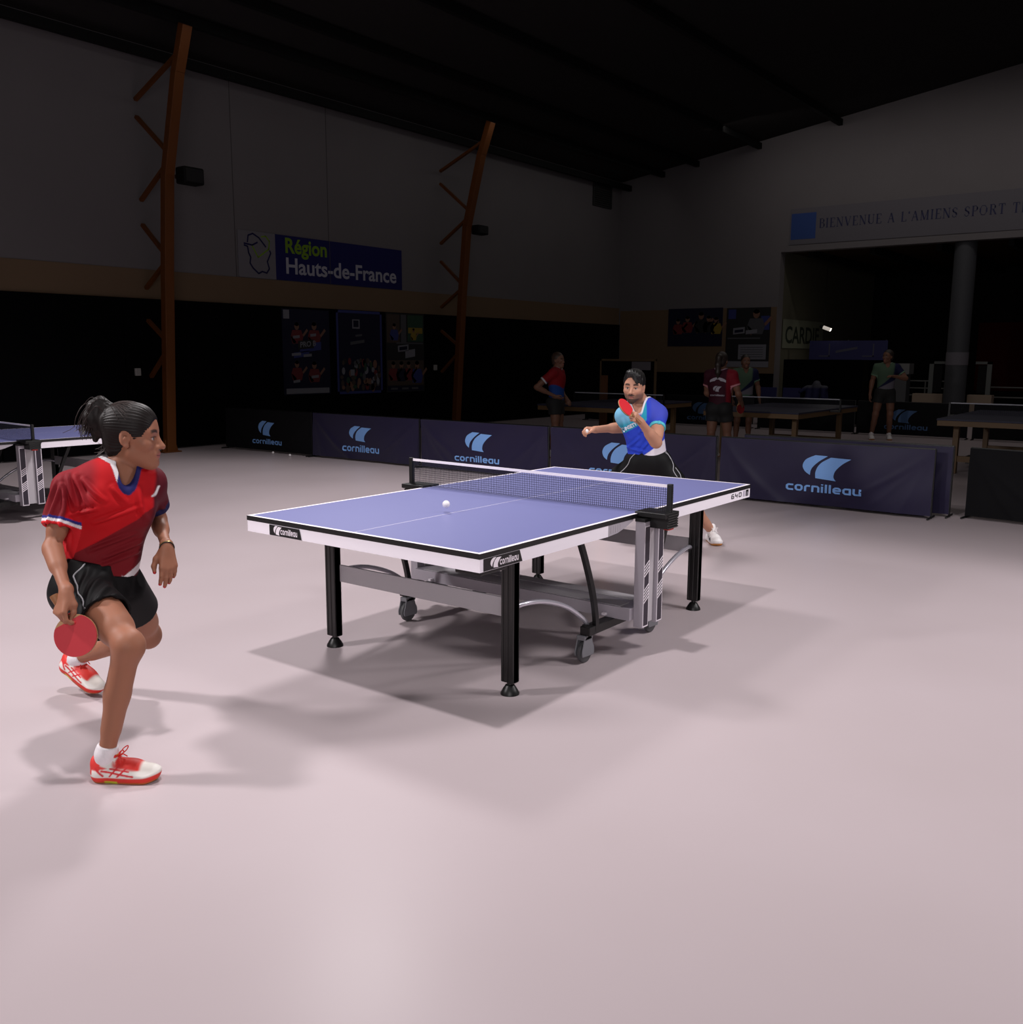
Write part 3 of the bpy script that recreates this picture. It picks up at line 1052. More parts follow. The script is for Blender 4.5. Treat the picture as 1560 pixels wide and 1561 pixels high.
    nm.build('net_mesh', m_net, t)
    tp = MB()
    tp.bar((0, -hw, z1-.0065), (0, hw, z1+.0065), .006, .015)
    tp.build('net_tape', m_white, t)
    return t


TABLE = make_table('silver-framed table tennis table with blue top in the middle of the court')
T2 = copy_tree(TABLE)
T2.location = (-.07, 6.53, 0)
T2['label'] = 'second blue-topped table tennis table at the left edge, behind the player in red'
for o in (TABLE, T2):
    o['group'] = 'blue table tennis tables on the lit court'

# ------------------------------------------------------------------ smooth solid modelling (blended round cones and ellipsoids, skinned to one surface)
def V3(*a):
    return np.array(a if len(a) > 1 else a[0], float)


def nz(v):
    v = np.asarray(v, float)
    return v/np.linalg.norm(v)


class Frame:
    """local axes: x right, y forward, z up ; scale s"""
    def __init__(s, o, r, f, u, sc=1.):
        s.o, s.R, s.s = V3(o), np.stack([nz(r), nz(f), nz(u)], 1), sc

    def p(s, x, y, z):
        return s.o+s.R @ (np.array([x, y, z])*s.s)

    def loc(s, P):
        return (P-s.o) @ s.R/s.s


def frame_from(o, up, right, sc=1.):
    u = nz(up)
    r = np.asarray(right, float)
    r = nz(r-u*r.dot(u))
    return Frame(o, r, np.cross(u, r), u, sc)


def cone(a, b, ra, rb, k=.02, op='add', **kw):
    return dict(t='cone', a=V3(a), b=V3(b), ra=ra, rb=rb, k=k, op=op, **kw)


def ell(c, r, R=None, k=.02, op='add', **kw):
    return dict(t='ell', c=V3(c), r=V3(r), R=np.eye(3) if R is None else R, k=k, op=op, **kw)


def chain(pts, rs, k=.012, **kw):
    return [cone(pts[i], pts[i+1], rs[i], rs[i+1], k, **kw) for i in range(len(pts)-1)]


def _eval(p, X, Y, Z):
    if p['t'] == 'cone':
        a, d = p['a'], p['b']-p['a']
        L2 = d.dot(d)+1e-12
        x, y, z = X-a[0], Y-a[1], Z-a[2]
        if 'flat' in p:            # squash along a direction
            f, q = p['flat']
            e = (x*f[0]+y*f[1]+z*f[2])*(1/q-1)
            x, y, z = x+e*f[0], y+e*f[1], z+e*f[2]
        t = np.clip((x*d[0]+y*d[1]+z*d[2])/L2, 0, 1)
        D = np.sqrt((x-t*d[0])**2+(y-t*d[1])**2+(z-t*d[2])**2)-(p['ra']+t*(p['rb']-p['ra']))
        if 'flat' in p:
            D = D*min(1, .5+.5*p['flat'][1])
    else:
        R, r = p['R'], p['r']
        x, y, z = X-p['c'][0], Y-p['c'][1], Z-p['c'][2]
        q = [(x*R[0, i]+y*R[1, i]+z*R[2, i]) for i in range(3)]
        k0 = np.sqrt((q[0]/r[0])**2+(q[1]/r[1])**2+(q[2]/r[2])**2)
        k1 = np.sqrt((q[0]/r[0]**2)**2+(q[1]/r[1]**2)**2+(q[2]/r[2]**2)**2)+1e-9
        D = k0*(k0-1)/k1
    for (o, n) in p.get('planes', ()):
        D = np.maximum(D, (X-o[0])*n[0]+(Y-o[1])*n[1]+(Z-o[2])*n[2])
    return D


def _bb(p):
    if p['t'] == 'cone':
        m = max(p['ra'], p['rb'])
        if 'flat' in p:
            m = m*max(1, p['flat'][1])
        return np.minimum(p['a']-p['ra'], p['b']-p['rb'])-(m-min(p['ra'], p['rb']))*.0-.0-m*.05, np.maximum(p['a']+p['ra'], p['b']+p['rb'])+m*.05
    m = np.sqrt((p['R']**2) @ (p['r']**2))
    return p['c']-m, p['c']+m


def skin(prims, res):
    lo = np.min([_bb(p)[0] for p in prims if p['op'] == 'add'], 0)-4*res-.01
    hi = np.max([_bb(p)[1] for p in prims if p['op'] == 'add'], 0)+4*res+.01
    n = np.ceil((hi-lo)/res).astype(int)+1
    ax = [(lo[i]+res*np.arange(n[i])).astype(np.float32) for i in range(3)]
    D = np.full(n, .5, np.float32)
    for p in prims:
        a, b = _bb(p)
        k = p['k']
        mg = k+3*res+.004
        i0 = np.maximum(np.floor((a-mg-lo)/res).astype(int), 0)
        i1 = np.minimum(np.ceil((b+mg-lo)/res).astype(int)+1, n)
        if np.any(i1 <= i0):
            continue
        sl = tuple(slice(i0[i], i1[i]) for i in range(3))
        X, Y, Z = ax[0][sl[0]][:, None, None], ax[1][sl[1]][None, :, None], ax[2][sl[2]][None, None, :]
        d = _eval(p, X, Y, Z).astype(np.float32)
        S = D[sl]
        if p['op'] == 'add':
            h = np.maximum(k-np.abs(S-d), 0)/max(k, 1e-6)
            D[sl] = np.minimum(S, d)-h*h*k*.25
        elif p['op'] == 'sub':
            d = -d
            h = np.maximum(k-np.abs(S-d), 0)/max(k, 1e-6)
            D[sl] = np.maximum(S, d)+h*h*k*.25
    return surface_nets(D, lo, res)


def surface_nets(D, lo, res):
    S = D < 0
    n = D.shape
    c = S[:-1, :-1, :-1].astype(np.int8)
    tot = np.zeros(c.shape, np.int8)
    for i in (0, 1):
        for j in (0, 1):
            for k in (0, 1):
                tot += S[i:n[0]-1+i, j:n[1]-1+j, k:n[2]-1+k]
    act = (tot > 0) & (tot < 8)
    I = np.argwhere(act)
    idx = np.full(c.shape, -1, np.int32)
    idx[act] = np.arange(len(I))
    corner = {}
    for i in (0, 1):
        for j in (0, 1):
            for k in (0, 1):
                corner[i, j, k] = D[I[:, 0]+i, I[:, 1]+j, I[:, 2]+k]
    P = np.zeros((len(I), 3))
    cnt = np.zeros(len(I))
    for a in corner:
        for axn in range(3):
            if a[axn] == 0:
                b = list(a)
                b[axn] = 1
                d0, d1 = corner[a], corner[tuple(b)]
                m = (d0 < 0) != (d1 < 0)
                t = np.where(m, d0/np.where(m, d0-d1, 1), 0)
                q = np.zeros((len(I), 3))
                q[:] = a
                q[:, axn] = t
                P += q*m[:, None]
                cnt += m
    P = (P/cnt[:, None]+I)*res+lo
    F = []
    for axn in range(3):
        o1, o2 = [(1, 2), (2, 0), (0, 1)][axn]
        sl0 = [slice(None)]*3
        sl1 = [slice(None)]*3
        sl0[axn] = slice(0, n[axn]-1)
        sl1[axn] = slice(1, n[axn])
        A, B = S[tuple(sl0)], S[tuple(sl1)]
        E = np.argwhere(A != B)
        E = E[(E[:, o1] > 0) & (E[:, o2] > 0) & (E[:, o1] < n[o1]-1) & (E[:, o2] < n[o2]-1)]
        ins = A[E[:, 0], E[:, 1], E[:, 2]]

        def cell(d1, d2):
            q = E.copy()
            q[:, o1] += d1
            q[:, o2] += d2
            return idx[q[:, 0], q[:, 1], q[:, 2]]
        quad = np.stack([cell(-1, -1), cell(0, -1), cell(0, 0), cell(-1, 0)], 1)
        quad[~ins] = quad[~ins][:, ::-1]
        F.append(quad)
    return P, np.concatenate(F)


def vnormals(P, F):
    a = np.cross(P[F[:, 2]]-P[F[:, 0]], P[F[:, 3]]-P[F[:, 1]])
    N = np.zeros_like(P)
    for i in range(4):
        np.add.at(N, F[:, i], a)
    return N/(np.linalg.norm(N, axis=1, keepdims=True)+1e-12)


def relax(P, F, it=2, lam=.5):
    for _ in range(it):
        A = np.zeros_like(P)
        c = np.zeros(len(P))
        for i in range(4):
            for j in (1, 3):
                np.add.at(A, F[:, i], P[F[:, (i+j) % 4]])
                np.add.at(c, F[:, i], 1)
        P = P+(A/c[:, None]-P)*lam
    return P


def mesh_np(name, P, F, mat, parent=None, origin=(0, 0, 0), col=None, smooth=True):
    me = bpy.data.meshes.new(name)
    P = np.asarray(P)-np.asarray(origin)
    me.vertices.add(len(P))
    me.vertices.foreach_set('co', P.astype(np.float32).ravel())
    me.loops.add(F.size)
    me.loops.foreach_set('vertex_index', F.astype(np.int32).ravel())
    me.polygons.add(len(F))
    me.polygons.foreach_set('loop_start', np.arange(0, F.size, 4, dtype=np.int32))
    me.polygons.foreach_set('loop_total', np.full(len(F), 4, np.int32))
    me.polygons.foreach_set('use_smooth', np.full(len(F), smooth))
    me.update(calc_edges=True)
    me.validate()
    me.materials.append(mat)
    if col is not None:
        at = me.attributes.new('Col', 'FLOAT_COLOR', 'POINT')
        c4 = np.ones((len(P), 4), np.float32)
        c4[:, :3] = col
        at.data.foreach_set('color', c4.ravel())
    o = bpy.data.objects.new(name, me)
    COL.objects.link(o)
    if parent is not None:
        o.parent = parent
    return o


def ss(a, b, x):
    t = np.clip((x-a)/(b-a), 0, 1)
    return t*t*(3-2*t)


class Paint:
    def __init__(s, P, c):
        s.P = P
        s.c = np.tile(np.array(lin(c)), (len(P), 1))

    def mix(s, m, c):
        m = np.clip(m, 0, 1)[:, None]
        s.c = s.c*(1-m)+np.array(lin(c))*m
        return s

    def ball(s, p, r, c, soft=.3, st=1.):
        d = np.linalg.norm(s.P-V3(p), axis=1)
        return s.mix(st*(1-ss(r*(1-soft), r*(1+soft), d)), c)


# ---- head, hand
def head_prims(H, male=False, nose=1.):
    """H: Frame with origin between the ears; y forward, z up (units: metres for an adult head)"""
    s = H.s
    R = H.R

    def e(c, r, k=.02, op='add'):
        return ell(H.p(*c), V3(r)*s, R, k*s, op)

    def c(a, b, ra, rb, k=.015, op='add'):
        return cone(H.p(*a), H.p(*b), ra*s, rb*s, k*s, op)
    jw = 1.1 if male else .90
    P = [e((0, -.016, .032), (.073, .092, .080), .02),
         e((0, .020, .022), (.064, .062, .074), .03),
         e((0, .036, -.040), (.054*jw, .051, .064), .035),
         c((-.040*jw, .010, -.062), (0, .066, -.096), .020, .018, .03), c((.040*jw, .010, -.062), (0, .066, -.096), .020, .018, .03),
         e((0, .077, -.097), (.020*jw, .016, .016), .02),
         c((-.038, .064, .017), (.038, .064, .017), .015, .015, .02),
         e((-.043, .056, -.026), (.021, .024, .020), .02), e((.043, .056, -.026), (.021, .024, .020), .02),
         e((-.031, .092, -.002), (.018, .016, .012), .014, 'sub'), e((.031, .092, -.002), (.018, .016, .012), .014, 'sub'),
         e((-.031, .070, -.003), (.0135, .0135, .0125), .003), e((.031, .070, -.003), (.0135, .0135, .0125), .003),
         c((-.044, .075, .006), (-.018, .082, .006), .004, .004, .004), c((.044, .075, .006), (.018, .082, .006), .004, .004, .004),
         c((-.043, .073, -.013), (-.019, .080, -.014), .0035, .0035, .004), c((.043, .073, -.013), (.019, .080, -.014), .0035, .0035, .004),
         c((0, .078, .010), (0, .104*nose, -.030), .0072, .0105, .012),
         e((0, .104*nose, -.034), (.0115, .013, .0095), .008),
         e((-.013, .090, -.037), (.008, .011, .008), .006), e((.013, .090, -.037), (.008, .010, .008), .006),
         e((-.007, .098, -.0445), (.0035, .005, .004), .003, 'sub'), e((.007, .098, -.0445), (.0035, .005, .004), .003, 'sub'),
         e((0, .080, -.062), (.027, .017, .017), .016),
         c((-.019, .084, -.063), (.019, .084, -.063), .004, .004, .006), c((-.008, .093, -.0605), (.008, .093, -.0605), .0056, .0056, .005),
         c((-.012, .090, -.0715), (.012, .090, -.0715), .0064, .0064, .005),
         c((-.018, .096, -.066), (.018, .096, -.066), .0016, .0016, .002, 'sub'),
         ]
    for sx in (-1, 1):
        # ear: rim, lobe, bowl
        P += [e((sx*.072, -.010, -.006), (.009, .019, .031), .008),
              e((sx*.080, -.004, -.002), (.008, .011, .019), .004, 'sub'),
              e((sx*.076, -.006, -.008), (.006, .007, .011), .004),
              e((sx*.074, .000, -.034), (.007, .009, .010), .006)]
    return P


def paint_head(pt, H, skin_c, lip='a8605a', brow='1a1210', iris='2a1a12', beard=None, browth=.006):
    L = H.loc(pt.P)
    x, y, z = np.abs(L[:, 0]), L[:, 1], L[:, 2]
    front = ss(.045, .06, y)
    near = (z > -.16) & (np.linalg.norm(L, axis=1) < .2)
    f = front*near
    # brow
    d = np.abs(z-(.022+.004*np.sin(np.clip((x-.012)/.04, 0, 1)*PI)))
    pt.mix(f*(1-ss(browth*.6, browth*1.3, d))*ss(.010, .016, x)*(1-ss(.046, .054, x))*.9, brow)
    # eyes
    de = np.sqrt(((x-.031)/.0125)**2+((z+.0035)/.0058)**2)
    pt.mix(f*(1-ss(.8, 1.05, de))*(y > .066), 'b8aea8')
    pt.mix(f*(1-ss(.75, 1.1, np.sqrt(((x-.031)/.0062)**2+((z+.003)/.0058)**2))), iris)
    pt.mix(f*(1-ss(.5, 1.2, np.abs(z-(.0040-.10*np.abs(x-.031)))/.0022))*(1-ss(.014, .019, np.abs(x-.031)))*.85, '1c1412')
    # lips
    pt.mix(f*(1-ss(.8, 1.15, np.sqrt((x/.022)**2+((z+.066)/.0105)**2)))*.8, lip)
    pt.mix(f*(1-ss(.0008, .0026, np.abs(z+.066)))*(1-ss(.018, .022, x))*.7, '401c1a')
    pt.mix(f*(1-ss(.6, 1.2, np.sqrt(((x-.007)/.0045)**2+((z+.0445)/.003)**2))), '2a1410')
    if beard:
        jaw = ss(-.035, -.055, z)*ss(.028, .04, x+.02*(z < -.05))*near*ss(-.02, .005, y)
        chin = ss(-.074, -.083, z)*ss(.02, .05, y)*near
        mous = f*(1-ss(.7, 1.15, np.sqrt((x/.030)**2+((z+.053)/.0075)**2)))*ss(.072, .08, y)
        side = near*ss(-.045, -.06, z)*ss(-.01, .01, y)*ss(.022, .034, x)*(1-ss(.078, .09, x))
        gate = (z > -.128)*1.
        pt.mix(gate*np.maximum(np.maximum(jaw*.55, chin*.92), np.maximum(mous*.92, side*.6)), beard)
    return pt


def hand_prims(wrist, fdir, back, thumb_side, sc=1., curl=((.15, .3, .2),)*4, spread=.06, thumb=None, k=.006, wr=.026):
    """fdir: to the knuckles, back: out of the back of the hand, thumb_side: +1 if the thumb lies on cross(fdir,back), else -1.
    returns prims, tips"""
    f = nz(fdir)
    b = nz(np.asarray(back)-f*np.dot(back, f))
    x = np.cross(f, b)*thumb_side
    w = V3(wrist)

    def P(u, v, h):
        return w+(x*u+f*v+b*h)*sc
    kn = [(.029, .086), (.0095, .092), (-.010, .088), (-.028, .079)]
    ln = [.070, .078, .072, .057]
    rr = [.0090, .0092, .0086, .0076]
    out = [cone(P(0, -.01, 0), P(0, .022, 0), wr*sc, .024*sc, .02, flat=(b, .78))]
    tips = []
    for i in range(4):
        kx, ky = kn[i]
        out.append(cone(P(kx*.55, .014, 0), P(kx, ky, .002), .0145*sc, .0112*sc, .012))
        p = P(kx, ky, 0)
        ang = 0
        sp = spread*(1.5-i)
        pts, rs = [p], [.0105*sc]
        for j, fr in enumerate((.46, .30, .24)):
            ang += curl[i % len(curl)][j]
            d = f*math.cos(ang)*math.cos(sp)+x*math.sin(sp)*math.cos(ang)-b*math.sin(ang)
            p = p+d*ln[i]*fr*sc
            pts.append(p)
            rs.append(rr[i]*sc*(1, .95, .86)[j])
        out += chain(pts, rs, .003)
        tips.append((pts[-1], rs[-1], nz(pts[-1]-pts[-2])))
    th = thumb or [(.018, .018, -.010), (.040, .045, -.020), (.050, .074, -.026), (.050, .100, -.024)]
    tp = [P(*q) for q in th]
    out += chain(tp, [.0165*sc, .0125*sc, .0102*sc, .0078*sc], .008)
    out.append(ell(P(.010, .045, -.008), V3(.026, .036, .014)*sc, np.stack([x, f, b], 1), .012))
    tips.append((tp[-1], .0078*sc, nz(tp[-1]-tp[-2])))
    return out, tips


def body_prims(J, male=False, s=1., arm=None, calf=1.):
    """torso and limbs from a dictionary of joint positions"""
    up_ = J['N']-J['P']
    r = J['SR']-J['SL']
    T = frame_from(J['P'], up_, r, 1.)
    rh = J['HR']-J['HL']
    Pf = frame_from(J['P'], up_*.6+(J['P']-(J['KR']+J['KL'])/2)*.4, rh, 1.)
    Lt = np.linalg.norm(up_)

    def lerp(t):
        return J['P']+up_*t
    wm = 1.12 if male else 1.
    fwd = T.R[:, 1]
    B = [ell(lerp(.70)+fwd*.0, V3(.148*wm, .104*wm, .36*Lt)*1, T.R, .04),
         ell(lerp(.34), V3(.126*wm, .090*wm, .30*Lt), T.R, .05),
         ell(lerp(.02), V3(.158, .108, .22*Lt), Pf.R, .05)]
    for h in ('HR', 'HL'):
        B.append(ell(J[h]-Pf.R[:, 1]*.045, V3(.075, .07, .08)*s, Pf.R, .04))
    if not male:
        for sx in (-1, 1):
            B.append(ell(lerp(.66)+T.R[:, 0]*sx*.070+fwd*.078, V3(.058, .046, .056), T.R, .03))
    nr = .057 if male else .049
    B += [cone(lerp(.97), J['H']+(J['N']-J['H'])*.25, nr*1.1*s, nr*s, .03)]
    for q in 'RL':
        sgn = 1
        S_, E_, W_ = J['S'+q], J['E'+q], J['W'+q]
        B.append(cone(lerp(.98), S_, .048*s*wm, .046*s*wm, .05))
        a = arm or (1.08 if male else .98)
        B += [cone(S_, E_, .050*s*a, .037*s*a, .03), ell(S_+(E_-S_)*.08, V3(.054, .054, .062)*s*a, None, .03),
              cone(S_+(E_-S_)*.25, S_+(E_-S_)*.7, .042*s*a, .041*s*a, .03),
              cone(E_, W_, .037*s*a, .0255*s*a, .02), cone(E_+(W_-E_)*.10, E_+(W_-E_)*.42, .040*s*a, .035*s*a, .03)]
        H_, K_, A_ = J['H'+q], J['K'+q], J['A'+q]
        kn = nz(K_-H_)-nz(A_-K_)
        kf = nz(kn) if np.linalg.norm(kn) > .05 else T.R[:, 1]      # the way the knee points
        B += [cone(H_, K_, .085*s, .053*s, .04), cone(H_+(K_-H_)*.25+kf*.012, H_+(K_-H_)*.7+kf*.012, .074*s, .062*s, .04),
              ell(K_+kf*.006, V3(.046, .046, .054)*s, None, .05),
              cone(K_, A_, .047*s*calf, .036*s*calf, .03), cone(K_+(A_-K_)*.12-kf*.018, K_+(A_-K_)*.42-kf*.020, .044*s*calf, .046*s*calf, .04),
              cone(K_+(A_-K_)*.42-kf*.016, K_+(A_-K_)*.75-kf*.006, .044*s*calf, .033*s*calf, .03)]
    return B, T, Pf


def piping_on(parent, P, F, paths, O, centre, r, mat):
    """a sewn cord laid on the near side of a garment"""
    from mathutils.bvhtree import BVHTree
    bv = BVHTree.FromPolygons([tuple(q) for q in P], [tuple(q) for q in F])
    hd = V3(.796, .605, 0)
    k = V3(centre) @ hd
    mb = MB()
    for path in paths:
        pts = []
        for q in smooth_path([(x, y, 0) for x, y in path], 4):
            a, z = q[0], q[1]
            st = V3(.605, -.796, 0)*a+V3(0, 0, 1)*z+hd*(k-1.2)
            h = bv.ray_cast(Vector(st), Vector(hd))
            if h[0] is None:
                h = bv.find_nearest(Vector(st+hd*1.1))
            pts.append(h[0]-Vector(hd)*.0015-Vector(O))
        mb.tube(pts, r, 6)
    return mb.build('piping', mat, parent, smooth=True)


# ---- a sports shoe, local: heel at origin, +y to the toe, z up, length .27
SHOE = {}


def make_shoe(parent, name, label, heel, toe_dir, up_dir, length, look, laces_c):
    key = look
    f = nz(toe_dir)
    u = nz(np.asarray(up_dir)-f*np.dot(up_dir, f))
    x = np.cross(f, u)
    if key not in SHOE:
        pr = [cone((0, .040, .020), (0, .110, .020), .036, .033, .02, planes=[(V3(0, 0, .032), V3(0, 0, 1)), (V3(0, 0, .0), V3(0, 0, -1))]),
              cone((0, .110, .020), (.006, .215, .020), .033, .044, .02, planes=[(V3(0, 0, .028), V3(0, 0, 1)), (V3(0, 0, .0), V3(0, 0, -1))]),
              ell((.004, .205, .028), (.042, .060, .030), None, .02), ell((.003, .160, .030), (.040, .075, .040), None, .03),
              cone((0, .040, .034), (0, .042, .060), .036, .032, .02), cone((0, .052, .042), (.002, .150, .038), .034, .033, .04),
              cone((0, .095, .062), (.001, .165, .044), .024, .026, .03),
              ell((0, .018, .066), (.027, .020, .034), None, .012),
              cone((0, .048, .060), (0, .054, .150), .0265, .028, .006, 'sub'),
              cone((0, .102, .080), (0, .086, .132), .024, .022, .010, flat=(V3(0, .95, .30), .40))]
        P, F = skin(pr, .0030)
        P = relax(P, F, 1, .4)
        P[:, 2] += .012*ss(.20, .27, P[:, 1])
        z, y = P[:, 2], P[:, 1]
        if look == 'red':
            pt = Paint(P, 'e6e2dc')
            N = vnormals(P, F)
            zs = z-.010*ss(.20, .27, y)
            pt.mix(ss(.045, .03, np.abs(y-.205))*ss(.045, .055, z)*.5, 'cfc6bd')
            pt.mix(ss(.35, .6, N[:, 2])*ss(.205, .19, y)*ss(.085, .10, y)*ss(.05, .056, z), 'd8352e')        # tongue
            pt.mix(ss(.094, .098, z), 'd8352e')
            pt.mix((np.abs(P[:, 0]) < .012)*ss(.100, .103, z)*ss(.118, .115, z), 'd9a53a')
            pt.mix(ss(.052, .044, y)*ss(.048+.0, .056, z), 'de3b36')                           # heel counter
            pt.mix(ss(.0, .006, .022-.35*(y-.02)-np.abs(z-.060)*.9)*ss(.055, .06, z), 'de3b36')
            pt.mix(ss(.016, .010, y)*ss(.03, .034, z), 'de3b36')
            sd = np.abs(P[:, 0]) > .02
            for (a, b, w) in (((.055, .052), (.175, .034), .0042), ((.120, .072), (.085, .032), .0035), ((.150, .064), (.115, .032), .0035), ((.03, .060), (.060, .034), .0045), ((.085, .060), (.16, .052), .003)):
                a, b = np.array(a), np.array(b)
                q = np.stack([y, z], 1)-a
                d = b-a
                t = np.clip((q @ d)/(d @ d), 0, 1)
                dd = np.linalg.norm(q-t[:, None]*d, axis=1)
                pt.mix(sd*(1-ss(w*.6, w*1.2, dd)), 'd22f36')
            pt.mix(1-ss(.024, .029, zs), 'd9352c')
            pt.mix((1-ss(.006, .009, zs))*.8, 'b8703a')
            pt.mix((1-ss(.010, .014, zs))*ss(.06, .065, y)*ss(.115, .11, y), 'c9c23a')
        else:
            pt = Paint(P, 'e8e4e4')
            sd = np.abs(P[:, 0]) > .02
            for (a, b, w) in (((.12, .060), (.19, .036), .005), ((.08, .066), (.11, .034), .004), ((.17, .055), (.20, .03), .004)):
                a, b = np.array(a), np.array(b)
                q = np.stack([y, z], 1)-a
                d = b-a
                t = np.clip((q @ d)/(d @ d), 0, 1)
                dd = np.linalg.norm(q-t[:, None]*d, axis=1)
                pt.mix(sd*(1-ss(w*.6, w*1.2, dd)), '20242e')
            pt.mix(1-ss(.012, .016, z-.010*ss(.20, .27, y)), 'c98a4a')
        SHOE[key] = (P, F, pt.c)
    P, F, c = SHOE[key]
    o = mesh_np(name, P, F, MV('shoe_material', .55, .35, bump=.1, bscale=500), parent, col=c)
    if label:
        o['label'] = label
    sc = length/.27
    mat = Matrix([(x[0], f[0], u[0], 0), (x[1], f[1], u[1], 0), (x[2], f[2], u[2], 0), (0, 0, 0, 1)])
    loc = Vector(V3(heel)-V3(parent.location))
    o.matrix_local = Matrix.Translation(loc) @ mat @ Matrix.Scale(sc, 4)
    lm = MB()
    for i in range(6):
        yy = .105+i*.015
        zz = np.interp(yy, [.1, .13, .16, .19], [.086, .078, .069, .058])
        lm.tube([(-.030, yy+.004, zz-.018), (-.015, yy-.002, zz-.001), (0, yy, zz+.004), (.015, yy-.002, zz-.001), (.030, yy+.004, zz-.018)], .0032, 6)
    for sx in (-1, 1):
        lm.tube(smooth_path([(0, .104, .092), (sx*.014, .118, .118), (sx*.022, .135, .128), (sx*.018, .130, .112), (0, .105, .092)], 5), .0022, 6)
        lm.tube(smooth_path([(0, .104, .092), (sx*.016, .112, .098), (sx*.032, .126, .080)], 4), .0022, 6)
    lm.build('laces', laces_c, o, smooth=True)
    return o, x


def make_sock(parent, ankle, knee, heel_o, f, u, r, col='e8e2e6'):
    """short sock from the shoe up over the ankle"""
    a = V3(ankle)
    d = nz(V3(knee)-a)
    base = V3(heel_o)+nz(f)*.050+nz(u)*.050
    top = a+d*.035
    pr = [cone(base, a+d*.0, r*.80, r*1.0, .02), cone(a, top, r*1.04, r*1.02, .02, planes=[(top, d)])]
    P, F = skin(pr, .004)
    P = relax(P, F, 1)
    return mesh_np('sock', P, F, M('white_sock_knit', col, .9, spec=.1, bump=.4, bscale=250), parent, origin=parent.location)


def make_bat(name, label, centre, normal, handle_dir, face='c8383f', back='1a1a1c', scale=1.):
    """table tennis bat: rubber disc facing `normal`, handle leaving along handle_dir"""
    n = nz(normal)
    h = nz(np.asarray(handle_dir)-n*np.dot(handle_dir, n))
    x = np.cross(h, n)
    t = thing(name, label, 'table tennis bat', tuple(centre))

    def out(k, r0=1.):
        pts = []
        for i in range(40):
            a = 2*PI*i/40
            rx, ry = .0755*r0, .079*r0
            pts.append((rx*math.sin(a), -ry*math.cos(a)))
        return pts

    def fn(u, v, d):
        return Vector(x*u*scale+h*v*scale+n*d*scale)
    wood = MB().prism(out(0), -.0032, .0032, fn)
    wood.build('blade', M('bat_plywood', (.72, .56, .38), .5, noise=.1), t)

    def rub(a0):
        pts = []
        for (u, v) in out(0, .985):
            pts.append((u, min(v, .058)))
        return pts
    MB().prism(rub(0), .0032, .0072, fn).build('front_rubber', M('bat_rubber_'+face, face, .5, spec=.25), t)
    MB().prism(rub(0), -.0072, -.0032, fn).build('back_rubber', M('bat_rubber_'+back, back, .4, spec=.5), t)
    hm = MB()
    pts = [x*0+h*v*scale for v in (.060, .075, .10, .13, .165, .170)]
    rs = [.0145, .0135, .0125, .0135, .0160, .0150]
    N = 12
    vs, fs = [], []
    for p, r in zip(pts, rs):
        for k in range(N):
            a = 2*PI*k/N
            vs.append(Vector(p+(x*math.cos(a)*r+n*math.sin(a)*r*.82)*scale))
    for i in range(len(pts)-1):
        for k in range(N):
            fs.append((i*N+k, i*N+(k+1) % N, (i+1)*N+(k+1) % N, (i+1)*N+k))
    fs += [tuple(range(N))[::-1], tuple((len(pts)-1)*N+k for k in range(N))]
    hm.add(vs, fs)
    hm.build('handle', M('bat_handle_wood', (.55, .36, .22), .5, noise=.15), t, smooth=True)
    return t


def make_ball(loc, label, group=None):
    mb = MB()
    mb.lathe([(.001, -.02)]+[(.02*math.cos(a), .02*math.sin(a)) for a in np.linspace(-PI/2+.15, PI/2-.15, 14)]+[(.001, .02)], n=24)
    o = mb.build('table_tennis_ball', M('white_ball_plastic', (.92, .90, .90), .4, spec=.4), smooth=True)
    o.location = loc
    o.modifiers.clear()
    return tag(o, label, 'ball', group)

# joint positions of the two players (metres)
JW = {'N': V3(-2.264, 0.367, 1.106), 'H': V3(-2.227, 0.323, 1.245), 'P': V3(-2.370, 0.412, 0.698), 'SR': V3(-2.443, 0.435, 1.045), 'SL': V3(-2.150, 0.351, 1.045), 'ER': V3(-2.553, 0.388, 0.832), 'WR': V3(-2.620, 0.172, 0.702), 'EL': V3(-2.060, 0.454, 0.874), 'WL': V3(-2.164, 0.233, 0.790), 'HR': V3(-2.462, 0.354, 0.657), 'HL': V3(-2.272, 0.396, 0.624), 'KR': V3(-2.512, -0.039, 0.512), 'AR': V3(-2.546, 0.059, 0.099), 'KL': V3(-2.070, 0.570, 0.334), 'AL': V3(-2.171, 0.989, 0.092)}
JM = {'N': V3(2.486, 0.690, 1.190), 'H': V3(2.386, 0.691, 1.325), 'P': V3(2.528, 0.625, 0.727), 'SR': V3(2.426, 0.806, 1.081), 'SL': V3(2.512, 0.532, 1.104), 'ER': V3(2.610, 0.886, 0.975), 'WR': V3(2.336, 1.026, 0.962), 'EL': V3(2.294, 0.424, 0.891), 'WL': V3(2.082, 0.451, 1.066), 'HR': V3(2.494, 0.703, 0.670), 'HL': V3(2.572, 0.538, 0.686), 'KL': V3(2.680, 0.331, 0.387), 'AL': V3(2.971, 0.266, 0.139), 'KR': V3(2.450, 0.980, 0.460), 'AR': V3(2.950, 1.150, 0.100)}
